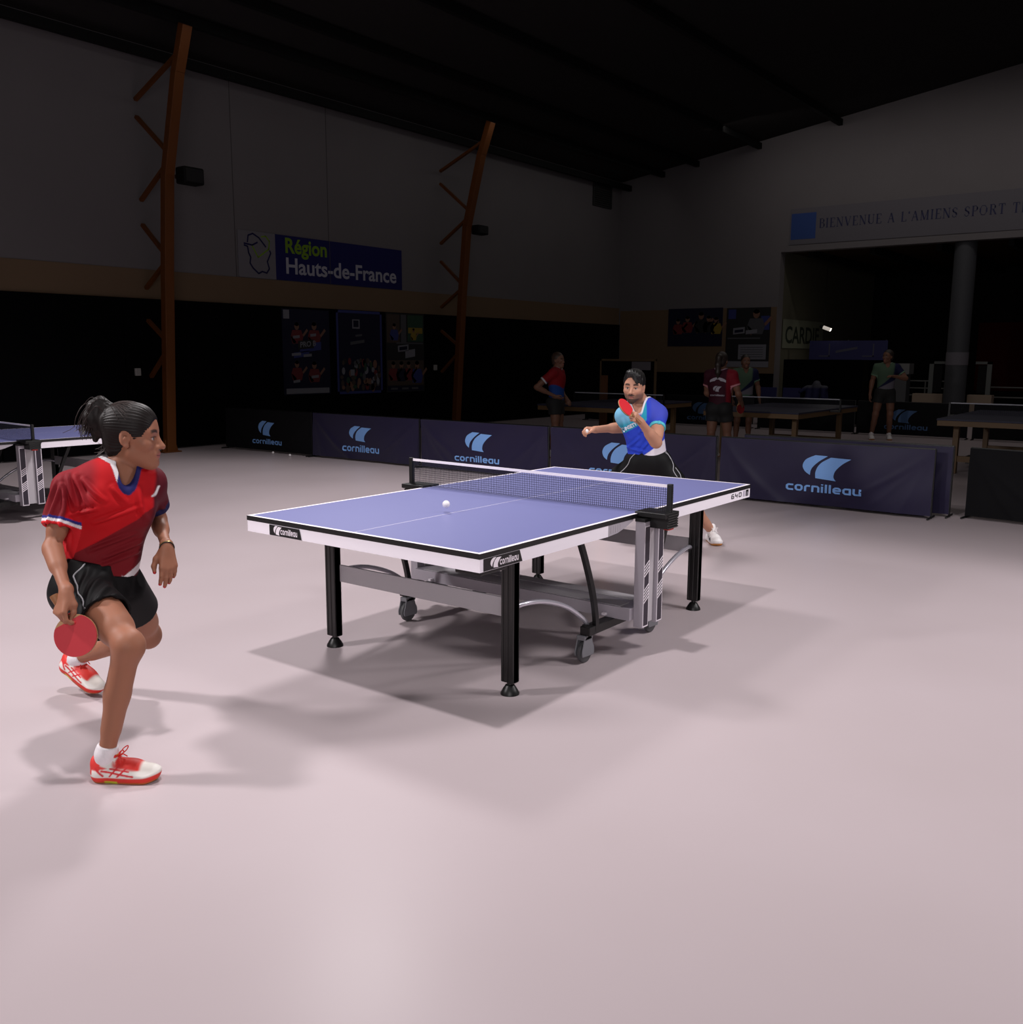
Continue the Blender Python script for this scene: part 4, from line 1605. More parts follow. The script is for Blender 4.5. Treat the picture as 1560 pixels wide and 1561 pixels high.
# print and fold lines of the shirts and shorts, in the plane (along the table end, up)
W_DIAG = [(-1.844, 0.771), (-1.711, 0.837), (-1.57, 0.917), (-1.516, 0.968), (-1.504, 1.044)]
W_PIPE = [(-1.741, 0.778), (-1.749, 0.753), (-1.769, 0.728), (-1.761, 0.714), (-1.716, 0.677), (-1.676, 0.645), (-1.651, 0.62)]
W_FOLDS = [[(-1.81, 1.106), (-1.768, 0.974)], [(-1.784, 1.101), (-1.711, 0.967)], [(-1.82, 1.067), (-1.793, 0.928)], [(-1.755, 1.086), (-1.66, 1.005)], [(-1.809, 1.004), (-1.818, 0.814)], [(-1.783, 0.954), (-1.686, 0.974)], [(-1.711, 0.916), (-1.557, 0.967)], [(-1.685, 0.777), (-1.569, 0.823)], [(-1.71, 0.741), (-1.582, 0.782)], [(-1.736, 0.807), (-1.593, 0.858)], [(-1.839, 0.789), (-1.792, 0.751)], [(-1.645, 1.056), (-1.603, 0.992)], [(-1.853, 1.08), (-1.896, 0.928)], [(-1.83, 1.067), (-1.865, 0.903)], [(-1.57, 1.043), (-1.541, 0.904)]]
M_FOLDS = [[(1.088, 1.058), (1.02, 0.911)], [(1.115, 1.006), (1.03, 0.89)], [(0.835, 0.795), (0.94, 0.911)], [(0.941, 0.785), (1.02, 0.89)], [(0.993, 1.058), (0.94, 0.953)], [(0.807, 1.057), (0.861, 0.9)], [(0.861, 0.821), (0.994, 0.796)], [(1.072, 0.979), (1.126, 0.891)]]
M_PTS = {'vtip': (0.886, 1.057), 'diag0': (0.781, 0.91), 'diag1': (0.993, 1.058), 'txt0': (0.818, 0.952), 'txt1': (0.924, 1.015), 'white0': (0.967, 0.77), 'white1': (1.126, 0.849), 'cuffL': (1.126, 0.98), 'shA': (0.981, 1.204), 'shB': (0.998, 1.005), 'mark': (0.961, 0.979)}
M_PIPES = [[(0.884, 0.806), (0.825, 0.758), (0.81, 0.705), (0.756, 0.647), (0.713, 0.604)], [(1.164, 0.802), (1.207, 0.744), (1.229, 0.691), (1.224, 0.649), (1.256, 0.596)], [(1.169, 0.813), (1.218, 0.787), (1.234, 0.755)], [(1.245, 0.67), (1.283, 0.617), (1.289, 0.575)]]

# ------------------------------------------------------------------ the player in red
RX = V3(.605, -.796, 0)
CAMV = V3(-.786, -.597, .164)      # towards the photographer's side of the court
UPZ = V3(0, 0, 1)


def plane2(P):
    return np.stack([P @ RX, P[:, 2]], 1)


def segdist(Q, a, b):
    a, b = np.array(a), np.array(b)
    d = b-a
    t = np.clip(((Q-a) @ d)/(d @ d), 0, 1)
    return np.linalg.norm(Q-a-t[:, None]*d, axis=1), t


def side_of(Q, pts):
    """signed height above a poly-line given left to right"""
    x = [p[0] for p in pts]
    z = [p[1] for p in pts]
    return Q[:, 1]-np.interp(Q[:, 0], x, z)


def fold_push(P, F, folds, w, h, face=None):
    N = vnormals(P, F)
    Q = plane2(P)
    amp = np.zeros(len(P))
    for i, (a, b) in enumerate(folds):
        d, t = segdist(Q, a, b)
        e = np.sin(np.clip(t, 0.02, .98)*PI)**.5
        amp += h*(np.exp(-(d/w)**2)-.75*np.exp(-((d-1.5*w)/(w*.9))**2))*e
    if face is not None:
        amp *= ss(-.1, .3, N @ face)
    return P+N*amp[:, None]


def shirt_prims(J, T, male, hem=-.06, sl_len=.62, loose=1., breast=True):
    up_ = J['N']-J['P']
    Lt = np.linalg.norm(up_)
    u = nz(up_)
    fwd, r = T.R[:, 1], T.R[:, 0]
    wm = 1.10 if male else 1.

    def lerp(t):
        return J['P']+up_*t
    hp = [(lerp(hem), -u)]
    B = [ell(lerp(.70)+fwd*.002, V3(.160*wm, .118*wm, .38*Lt), T.R, .04),
         cone(lerp(.72), lerp(hem-.12), .150*wm*loose, .160*loose*(1.02 if male else 1.04), .06, flat=(fwd, .74), planes=hp)]
    if breast and not male:
        for sx in (-1, 1):
            B.append(ell(lerp(.655)+r*sx*.070+fwd*.084, V3(.064, .050, .064), T.R, .05))
    B[0]['planes'] = [(lerp(.2), -u)]
    ends = {}
    for q in 'RL':
        S_, E_ = J['S'+q], J['E'+q]
        d = E_-S_
        B.append(cone(lerp(1.0), S_, .056*wm, .060*wm, .05))
        e = S_+d*sl_len
        B.append(cone(S_, S_+d*(sl_len+.2), .057*wm, .061*wm, .04, planes=[(e, nz(d))]))
        ends[q] = (e, nz(d))
    # openings
    for q in 'RL':
        e, d = ends[q]
        B.append(cone(e-d*.025, e+d*.06, .046*wm, .048*wm, .006, 'sub'))
    return B, ends, lerp


def woman():
    J = JW
    root = thing('person', 'person in red shirt and black shorts lunging with a red bat at the left', 'person', (-2.36, .42, 0), group='table tennis players')
    O = root.location
    dR = nz(V3(-2.473, -.110, 0)-V3(-2.613, .071, 0))
    hR = V3(-2.613, .071, 0)-dR*.012
    tL = V3(-2.135, .880, .004)
    hL = V3(-2.203, 1.105, .118)
    fL = nz(tL-hL)
    sdv = nz(np.cross(fL, UPZ))
    uL = np.cross(sdv, fL)
    hL = tL-fL*.255
    for q, h_, f_, u_ in (('R', hR, dR, UPZ), ('L', hL, fL, uL)):
        b_ = h_+f_*.050+u_*.070
        J['A'+q] = b_+nz(J['K'+q]-b_)*.03
    B, T, Pf = body_prims(J, False, .93, .84, .90)
    # head turned to the table (profile), chin a little down
    hf = nz(RX*.985+V3(.786, .597, 0)*.10+UPZ*-.10)
    hr = nz(np.cross(hf, UPZ))
    H = Frame(J['H'], hr, hf, np.cross(hr, hf), 1.08)
    B += head_prims(H)
    # hands
    f1 = nz(V3(-2.662, .150, .630)-J['WR'])
    hb = nz(CAMV*.85-RX*.5)
    h1, t1 = hand_prims(J['WR'], f1, hb, -1, .93, curl=((.5, .9, .6), (.9, 1.2, .8), (1.0, 1.2, .8), (1.05, 1.2, .8)), spread=.02,
                        thumb=[(.018, .018, -.010), (.034, .046, -.026), (.030, .074, -.036), (.020, .098, -.038)])
    f2 = nz(V3(-2.185, .190, .655)-J['WL'])
    h2, t2 = hand_prims(J['WL'], f2+UPZ*-.1, nz(CAMV*.75+RX*.65), 1, .98, curl=((.15, .30, .2), (.22, .35, .2), (.3, .4, .25), (.35, .4, .25)), spread=.03)
    B += h1+h2
    P, F = skin(B, .0035)
    P = relax(P, F, 2, .4)
    pt = Paint(P, '9a664f')
    paint_head(pt, H, None, lip='a05a55')
    pt.mix(ss(.06, .03, np.linalg.norm(P-J['KR'], axis=1))*.25, '7d4c38')
    for tp, r, d in t2+t1[:3]:
        pt.ball(tp+CAMV*r*.6+d*r*.4, r*.95, 'c02a34', .25)
    mesh_np('body', P, F, MV('skin', .56, .32, sss=.08), root, O, pt.c)

    # shirt
    B, ends, lerp = shirt_prims(J, T, False, .03, .68, .97)
    fwd = T.R[:, 1]
    neck_a, neck_b = lerp(.86), J['H']+UPZ*.0
    hole = [cone(lerp(.93)-fwd*.005, lerp(1.25), .060, .085, .006, 'sub'),
            cone(lerp(1.02)+fwd*.055, lerp(.835)+fwd*.150-T.R[:, 0]*.01, .042, .004, .01, 'sub')]
    B += hole
    P, F = skin(B, .004)
    P = relax(P, F, 2, .5)
    P = fold_push(P, F, W_FOLDS, .0085, .0085, CAMV)
    Q = plane2(P)
    pt = Paint(P, '74101a')
    above = side_of(Q, W_DIAG)
    loc = T.loc(P)
    rgt = loc[:, 0]                   # her right is +
    up_t = loc[:, 2]
    front = ss(-.01, .02, loc[:, 1])
    pt.mix(ss(-.001, .003, above)*front*ss(-.168, -.160, -np.abs(rgt-.02)*1.)*ss(.06, .10, loc[:, 1]+.12), 'ba0c16')
    pt.mix(ss(.085, .13, rgt)*ss(.20, .30, up_t)*.8, '7c121e')
    pt.mix(ss(-.115, -.135, rgt)*1., '5a101e')
    for q in 'RL':
        e, d = ends[q]
        s = (P-e) @ -d
        ok = (np.linalg.norm(P-e-((P-e) @ d)[:, None]*d, axis=1) < .085)*(s < .05)
        pt.mix(ok*ss(.034, .032, s), '2a2a78' if q == 'R' else '20204c')
        if q == 'R':
            pt.mix(ok*ss(.023, .021, s), 'e4dce0')
            pt.mix(ok*ss(.012, .010, s), 'd02028')
    # collar band
    dn = np.minimum(_eval(dict(hole[0], op='add'), P[:, 0], P[:, 1], P[:, 2]), _eval(dict(hole[1], op='add'), P[:, 0], P[:, 1], P[:, 2]))
    band = ss(.021, .019, dn)*(up_t > .30)
    pt.mix(band, '23235e')
    pt.mix(band*ss(.028, .030, rgt+(.085-loc[:, 1])*.2), 'e6dfe2')
    pt.mix(band*ss(-.030, -.050, loc[:, 1]), 'e6dfe2')
    # white hem vent on her left, small white mark on the chest
    c = lerp(-.01)-T.R[:, 0]*.115+fwd*.07
    pt.mix(ss(.06, .05, np.abs(rgt+.125))*ss(.022, .018, np.abs(up_t-(-.006+.9*(np.abs(rgt+.075))))), 'e6dfe2')
    pt.mix((1-ss(.0018, .0036, segdist(Q, (W_DIAG[4][0]-.020, W_DIAG[4][1]-.008), (W_DIAG[4][0]-.030, W_DIAG[4][1]-.042))[0]))*front*(rgt > -.17), 'efe8ea')
    sh = mesh_np('shirt', P, F, MV('sports_shirt_knit', .7, .2, bump=.12, bscale=700), root, O, pt.c)

    # shorts
    up_ = nz(J['N']-J['P'])
    B = [ell(J['P']+up_*.0, V3(.166, .120, .130), Pf.R, .05, planes=[(J['P']+up_*.05, up_)])]
    for q, fr in (('R', .52), ('L', .44)):
        h, k = J['H'+q], J['K'+q]
        d = nz(k-h)
        e = h+(k-h)*fr
        B.append(ell(h-Pf.R[:, 1]*.055-up_*.02, V3(.088, .082, .090), Pf.R, .04, planes=[(J['P']+up_*.055, up_)]))
        B.append(cone(h-up_*.015, h+(k-h)*(fr+.25), .099, .104, .05, planes=[(e, d), (J['P']+up_*.055, up_)]))
    for q, fr in (('R', .52), ('L', .44)):
        h, k = J['H'+q], J['K'+q]
        d = nz(k-h)
        e = h+(k-h)*fr
        B.append(cone(e-d*.02, e+d*.08, .084, .088, .006, 'sub'))
    P, F = skin(B, .004)
    P = relax(P, F, 2, .5)
    fs = [((a[0]+.02, a[1]-.0), (b[0]-.03, b[1]-.1)) for a, b in zip([(W_PIPE[1][0]+.05*i, W_PIPE[1][1]) for i in range(4)], [(W_PIPE[5][0]+.04*i, W_PIPE[5][1]+.06) for i in range(4)])]
    P = fold_push(P, F, fs, .010, .006, CAMV)
    Q = plane2(P)
    pt = Paint(P, '0a0a0c')
    N = vnormals(P, F)
    so = mesh_np('shorts', P, F, MV('shorts_polyester', .62, .2, bump=.1, bscale=600), root, O, pt.c)
    piping_on(so, P, F, [W_PIPE], O, J['P'], .0032, M('pale_grey_piping', (.62, .62, .64), .5))

    # shoes and socks
    lc = M('coral_shoe_lace', 'e23a34', .6)
    make_shoe(root, 'shoe', 'white and coral shoe flat on the floor', hR, dR, UPZ, .262, 'red', lc)
    make_sock(root, J['AR'], J['KR'], hR, dR, UPZ, .037)
    make_shoe(root, 'shoe', 'white and coral shoe with its heel lifted behind', hL, fL, uL, .262, 'red', lc)
    make_sock(root, J['AL'], J['KL'], hL, fL, uL, .037)

    # hair
    def hp(x, y, z):
        return H.p(x, y, z)
    s = H.s
    R = H.R
    B = [ell(hp(0, -.020, .036), V3(.0785, .097, .086)*s, R, .02), ell(hp(0, .018, .034), V3(.0745, .066, .079)*s, R, .02), ell(hp(0, -.055, -.035), V3(.052, .050, .062)*s, R, .03)]
    for sx in (-1, 1):
        B.append(ell(hp(sx*.085, -.004, -.020), V3(.030, .026, .036)*s, R, .006, 'sub'))
        B.append(ell(hp(sx*.060, .058, -.062), V3(.05, .060, .055)*s, R, .01, 'sub'))
    B += [ell(hp(0, .112, -.012), V3(.082, .062, .090)*s, R, .010, 'sub'), ell(hp(0, .045, -.105), V3(.1, .085, .05)*s, R, .01, 'sub')]
    tail = [(0, -.086, .060), (0, -.104, .096), (0, -.122, .110), (.005, -.140, .092), (.004, -.152, .050), (0, -.158, .012)]
    tr = [.026, .019, .018, .020, .024, .011]
    B += chain([hp(*q) for q in tail], [q*s for q in tr], .02)
    B += [ell(hp(0, -.116, .045), V3(.028, .036, .052)*s, R, .03), cone(hp(0, -.132, .028), hp(.004, -.132, -.030), .022*s, .010*s, .02)]
    P, F = skin(B, .0032)
    P = relax(P, F, 2, .5)
    L = H.loc(P)
    N = vnormals(P, F)
    ang = np.arctan2(L[:, 0], L[:, 2]-.02)
    st = np.where(L[:, 1] > -.095, np.sin(ang*46)+.6*np.sin(ang*83+L[:, 1]*30), np.sin(L[:, 0]*420+L[:, 1]*160)+.6*np.sin(L[:, 0]*700-L[:, 1]*230))
    P = P+N*(st*.0009)[:, None]
    m_hair = M('dark_brown_hair', (.085, .058, .053), .52, spec=.25)
    hair = mesh_np('hair', P, F, m_hair, root, O)
    # loose strands over the cap and the tail
    sm = MB()
    rs = random.Random(5)
    O_ = V3(O)
    for i in range(90):
        a = rs.uniform(-1.5, 1.5)
        y0 = rs.uniform(.0, .072)-.02*abs(a)
        pts = []
        for k in range(8):
            t = k/7
            y = y0*(1-t)+(-.088)*t
            aa = a*(1-t)**.7
            rad = math.sqrt(max(0, 1-((y+.020)/.0985)**2))
            px_, pz_ = math.sin(aa)*.0785*rad, .036+math.cos(aa)*.0872*rad
            pts.append(hp(px_*1.008, y, pz_+.0005)-O_)
        sm.tube([Vector(q) for q in pts], .0009, 4, cap=False)
    for i in range(120):
        dx, dy, dz = rs.gauss(0, .014), rs.gauss(0, .006), rs.gauss(0, .006)
        n0 = rs.randint(0, 2)
        pts = []
        for k, q in enumerate(tail[n0:]):
            g = 1+.25*k
            pts.append(hp(q[0]+dx*g, q[1]+dy*g-.006*math.sin(k)+(-.004*k if k > 3 else 0), q[2]+dz*g)-O_)
        pts.append(hp(tail[-1][0]+dx*2.2, tail[-1][1]-.008+dy*3, tail[-1][2]-.022+dz*2)-O_)
        sm.tube(smooth_path([Vector(q) for q in pts], 3), .0009, 4, cap=False)
    for i in range(26):
        a = rs.uniform(-1, 1)
        b0 = hp(a*.04, -.085+rs.uniform(-.02, .01), -.055+rs.uniform(-.01, .02))
        b1 = hp(a*.04+rs.gauss(0, .01), -.108+rs.uniform(-.03, .01), -.075+rs.uniform(-.02, .03))
        sm.tube(smooth_path([Vector(b0-O_), Vector((b0+b1)/2-O_)+Vector((0, 0, -.004)), Vector(b1-O_)], 3), .0008, 4, cap=False)
    tag(sm.build('strands', M('brown_hair_strand', (.17, .12, .11), .5, spec=.35), hair, smooth=False, fix=False), kind='stuff')
    MB().tube([hp(.030*math.cos(q), -.094+.004*math.sin(q), .068+.026*math.sin(q))-O_ for q in np.linspace(0, 2*PI, 20)[:-1]], .005, 8, closed=True).build('hair_tie', M('black_elastic', (.02, .02, .022), .7), root, smooth=True)

    # bracelet
    w = J['WL']
    d = nz(J['WL']-J['EL'])
    a1 = nz(np.cross(d, V3(1, 0, 0)))
    a2 = np.cross(d, a1)
    br = MB()
    for off, mi in ((0, 0), (.0045, 1)):
        br.tube([w+d*(.004+off)+(a1*math.cos(q)+a2*math.sin(q))*.0285-O_ for q in np.linspace(0, 2*PI, 28)[:-1]], .0022, 6, mi=mi, closed=True)
    br.build('bracelet', [M('gold_band', (.72, .60, .30), .3, metal=.8), M('black_cord', (.05, .06, .08), .5)], root, smooth=True)
    return root


woman()
cb = V3(-2.627, .111, .551)
hd = V3(-2.645, .165, .640)-cb
make_bat('table_tennis_bat', 'red bat held low in the right hand of the player in red', cb, CAMV*.95+RX*.1+UPZ*.12, hd, 'c4363f')
make_ball((-.672, .031, .803), 'white ball in flight just above the near half of the blue table')
make_ball((5.30, 8.93, .02), 'white ball on the floor before the black barrier, further left of two', 'balls lying on the floor')
make_ball((5.22, 8.42, .02), 'white ball on the floor before the black barrier, further right of two', 'balls lying on the floor')

# ------------------------------------------------------------------ the player in blue


def man():
    J = JM
    root = thing('person', 'person in blue and teal shirt crouching behind the far table end', 'person', (2.55, .62, 0), group='table tennis players')
    O = root.location
    tL = V3(2.872, .118, .0)
    fL = nz(V3(-.72, -.66, 0))
    hL = tL-fL*.285
    tR = V3(2.62, 1.27, 0)
    fR = nz(V3(-.95, .1, 0))
    hR = tR-fR*.285
    J['AL'] = hL+fL*.055+UPZ*.095
    J['AR'] = hR+fR*.055+UPZ*.095
    B, T, Pf = body_prims(J, True, 1.02)
    hf = nz(V3(-.796, -.605, 0)*.92-RX*.34-UPZ*.12)
    hr = nz(np.cross(hf, UPZ+RX*.05))
    H = Frame(J['H'], hr, hf, np.cross(hr, hf), 1.08)
    B += head_prims(H, True, 1.04)
    f1 = nz(V3(2.264, 1.070, .964)-J['WR'])
    h1, t1 = hand_prims(J['WR'], f1, UPZ*.8+V3(.786, .597, 0)*.5, -1, 1.0, curl=((.7, .9, .5), (.8, 1.0, .6), (.9, 1.0, .6), (.9, 1.0, .6)), spread=.03,
                        thumb=[(.018, .018, -.010), (.036, .046, -.026), (.034, .072, -.040), (.020, .090, -.048)])
    f2 = nz(V3(2.000, .462, 1.112)-J['WL'])
    b2 = nz(RX*.75+CAMV*.35-UPZ*.25)
    ts = 1 if np.dot(np.cross(f2, b2), UPZ) > 0 else -1
    h2, t2 = hand_prims(J['WL'], f2, b2, ts, .98, curl=((.9, 1.0, .7), (1.1, 1.2, .8), (1.15, 1.2, .8), (1.2, 1.2, .8)), spread=.01,
                        thumb=[(.018, .018, -.010), (.036, .050, -.024), (.038, .078, -.030), (.030, .102, -.034)])
    B += h1+h2
    P, F = skin(B, .0042)
    P = relax(P, F, 2, .4)
    pt = Paint(P, 'bd8a72')
    paint_head(pt, H, None, lip='a3605a', brow='15100e', beard='241a17', browth=.0075)
    mesh_np('body', P, F, MV('skin', .56, .32, sss=.08), root, O, pt.c)

    B, ends, lerp = shirt_prims(J, T, True, -.02, .52, .97)
    fwd = T.R[:, 1]
    hole = [cone(lerp(.92)-fwd*.005, lerp(1.25), .066, .092, .006, 'sub'),
            cone(lerp(1.02)+fwd*.05, lerp(.80)+fwd*.165, .062, .006, .01, 'sub')]
    B += hole
    P, F = skin(B, .0045)
    P = relax(P, F, 2, .5)
    P = fold_push(P, F, M_FOLDS, .012, .010, CAMV)
    Q = plane2(P)
    loc = T.loc(P)
    rgt, up_t = loc[:, 0], loc[:, 2]
    front = ss(-.02, .01, loc[:, 1])
    a0, a1 = M_PTS['diag0'], M_PTS['diag1']
    pt = Paint(P, '2b45c4')
    dg = Q[:, 1]-(a0[1]+(Q[:, 0]-a0[0])*(a1[1]-a0[1])/(a1[0]-a0[0]))
    pt.mix(ss(-.003, .003, dg)*ss(a1[0]+.002, a1[0]-.004, Q[:, 0]), '2898b4')
    pt.mix(ss(-.003, .003, dg)*ss(a1[0]+.002, a1[0]-.004, Q[:, 0])*ss(.30, .36, up_t)*ss(.06, .09, rgt), '7ab8d8')
    pt.mix(ss(a1[0]+.01, a1[0]+.05, Q[:, 0])*ss(.28, .36, up_t)*.7, '4a50b4')  # violet sheen of the left shoulder, painted into the shirt colour
    pt.mix(front*ss(-.002, .004, (M_PTS['white0'][1]-.01)+(Q[:, 0]-M_PTS['white0'][0])*.75-Q[:, 1])*ss(M_PTS['white0'][0]-.012, M_PTS['white0'][0]+.0, Q[:, 0]), 'd9d2dc')
    for q in 'RL':
        e, d = ends[q]
        s = (P-e) @ -d
        ok = (np.linalg.norm(P-e-((P-e) @ d)[:, None]*d, axis=1) < .095)*(s < .05)
        pt.mix(ok*ss(.028, .024, s), 'e2dee4' if q == 'R' else '5cc0d0')
    dn = np.minimum(_eval(dict(hole[0], op='add'), P[:, 0], P[:, 1], P[:, 2]), _eval(dict(hole[1], op='add'), P[:, 0], P[:, 1], P[:, 2]))
    band = ss(.020, .017, dn)*(up_t > .25)
    pt.mix(band, 'e0dbe2')
    pt.mix(band*ss(.40, .37, up_t)*ss(.02, .05, loc[:, 1]), '2038b0')
    sh = mesh_np('shirt', P, F, MV('sports_shirt_knit', .7, .2, bump=.12, bscale=700), root, O, pt.c)
    # lettering along the slanting band and the small chest mark, laid on the cloth
    from mathutils.bvhtree import BVHTree
    bv = BVHTree.FromPolygons([tuple(q) for q in P], [tuple(q) for q in F])
    dirv = Vector(-CAMV)

    def on_cloth(a, z):
        o = Vector(RX*a+UPZ*z)+Vector(V3(-.796, -.605, 0)*0)
        base = V3(J['P'])
        k = base @ V3(.796, .605, 0)
        st = RX*a+UPZ*z+V3(.796, .605, 0)*(k-1.0)
        h = bv.ray_cast(Vector(st), Vector((.796, .605, 0)))
        p = h[0] if h[0] is not None else Vector(st+V3(.796, .605, 0)*.9)
        return p-Vector((.796, .605, 0))*.003-Vector(O)
    lm = MB()
    t0, t1_ = np.array(M_PTS['txt0']), np.array(M_PTS['txt1'])
    d = (t1_-t0)/np.linalg.norm(t1_-t0)
    n = np.array([-d[1], d[0]])
    vs, fs = text_mesh('DINSETY', .040, .0015, 1.)
    w = max(v[0] for v in vs)
    L = np.linalg.norm(t1_-t0)
    lm.add([on_cloth(*(t0+d*v[0]*L/w+n*(v[1]+.004))) for v in vs], fs)
    mk = np.array(M_PTS['mark'])
    put_quads(lm, [[(a*.034, b*.034) for a, b in q] for q in LOGO_Q], lambda u, v: on_cloth(mk[0]+u, mk[1]+v))
    put_quads(lm, [[(a/WORD_W*.05-.008, b*.006-.012) for a, b in q] for q in WORD_Q], lambda u, v: on_cloth(mk[0]+u, mk[1]+v))
    lm.build('print', M('white_shirt_print', (.88, .88, .92), .6), sh, fix=False)

    up_ = nz(J['N']-J['P'])
    B = [ell(J['P']+up_*-.01, V3(.178, .128, .14), Pf.R, .05, planes=[(J['P']+up_*.10, up_)])]
    for q in 'RL':
        h, k = J['H'+q], J['K'+q]
        d = nz(k-h)
        e = h+(k-h)*.55
        B.append(cone(h, h+(k-h)*.9, .102, .110, .05, planes=[(e, d)]))
    for q in 'RL':
        h, k = J['H'+q], J['K'+q]
        d = nz(k-h)
        e = h+(k-h)*.55
        B.append(cone(e-d*.02, e+d*.1, .095, .1, .006, 'sub'))
    P, F = skin(B, .005)
    P = relax(P, F, 2, .5)
    pt = Paint(P, '0a0a0c')
    so = mesh_np('shorts', P, F, MV('shorts_polyester', .62, .2, bump=.1, bscale=600), root, O, pt.c)
    piping_on(so, P, F, M_PIPES, O, J['P'], .0035, M('pale_grey_piping', (.62, .62, .64), .5))

    lc = M('white_shoe_lace', (.88, .86, .86), .7)
    make_shoe(root, 'shoe', None, hL, fL, UPZ, .285, 'white', lc)
    make_sock(root, J['AL'], J['KL'], hL, fL, UPZ, .040)
    make_shoe(root, 'shoe', None, hR, fR, UPZ, .285, 'white', lc)
    make_sock(root, J['AR'], J['KR'], hR, fR, UPZ, .040)

    # short dark hair, swept to one side
    s, R = H.s, H.R

    def hp(x, y, z):
        return H.p(x, y, z)
    B = [ell(hp(0, -.018, .040), V3(.0795, .098, .090)*s, R, .02), ell(hp(0, .010, .045), V3(.0745, .078, .082)*s, R, .02), ell(hp(0, -.055, -.02), V3(.066, .05, .06)*s, R, .03),
         ell(hp(.004, .040, .104), V3(.054, .050, .030)*s, R, .02), ell(hp(-.030, .056, .086), V3(.034, .028, .024)*s, R, .012)]
    for sx in (-1, 1):
        B.append(ell(hp(sx*.085, -.004, -.020), V3(.030, .024, .034)*s, R, .006, 'sub'))
        B.append(ell(hp(sx*.060, .060, -.060), V3(.05, .060, .055)*s, R, .01, 'sub'))
    B += [ell(hp(.020, .108, .002), V3(.066, .064, .090)*s, R, .012, 'sub'), ell(hp(0, .045, -.105), V3(.1, .085, .05)*s, R, .01, 'sub'), ell(hp(0, -.07, -.11), V3(.1, .06, .05)*s, R, .01, 'sub')]
    B += [cone(hp(-.012, .078, .086), hp(-.040, .086, .036), .014*s, .006*s, .01), cone(hp(-.004, .076, .090), hp(-.028, .092, .050), .010*s, .004*s, .008)]
    P, F = skin(B, .0035)
    P = relax(P, F, 1, .5)
    Lc = H.loc(P)
    N = vnormals(P, F)
    P = P+N*((np.sin(Lc[:, 0]*300+Lc[:, 1]*120)+.7*np.sin(Lc[:, 0]*520-Lc[:, 2]*200))*.0011)[:, None]
    mesh_np('hair', P, F, M('black_hair', (.045, .038, .038), .45, spec=.4), root, O)
    return root


man()
cb = V3(1.956, .512, 1.178)
hd = V3(2.010, .455, 1.098)-cb
make_bat('table_tennis_bat', 'red bat raised in the left hand of the player in blue', cb, CAMV*.52+RX*.66+UPZ*.5, hd, 'e0303a')
make_ball((2.240, 1.045, .952), 'white ball held in the right hand of the player in blue')

# ------------------------------------------------------------------ people standing in the dim hall behind


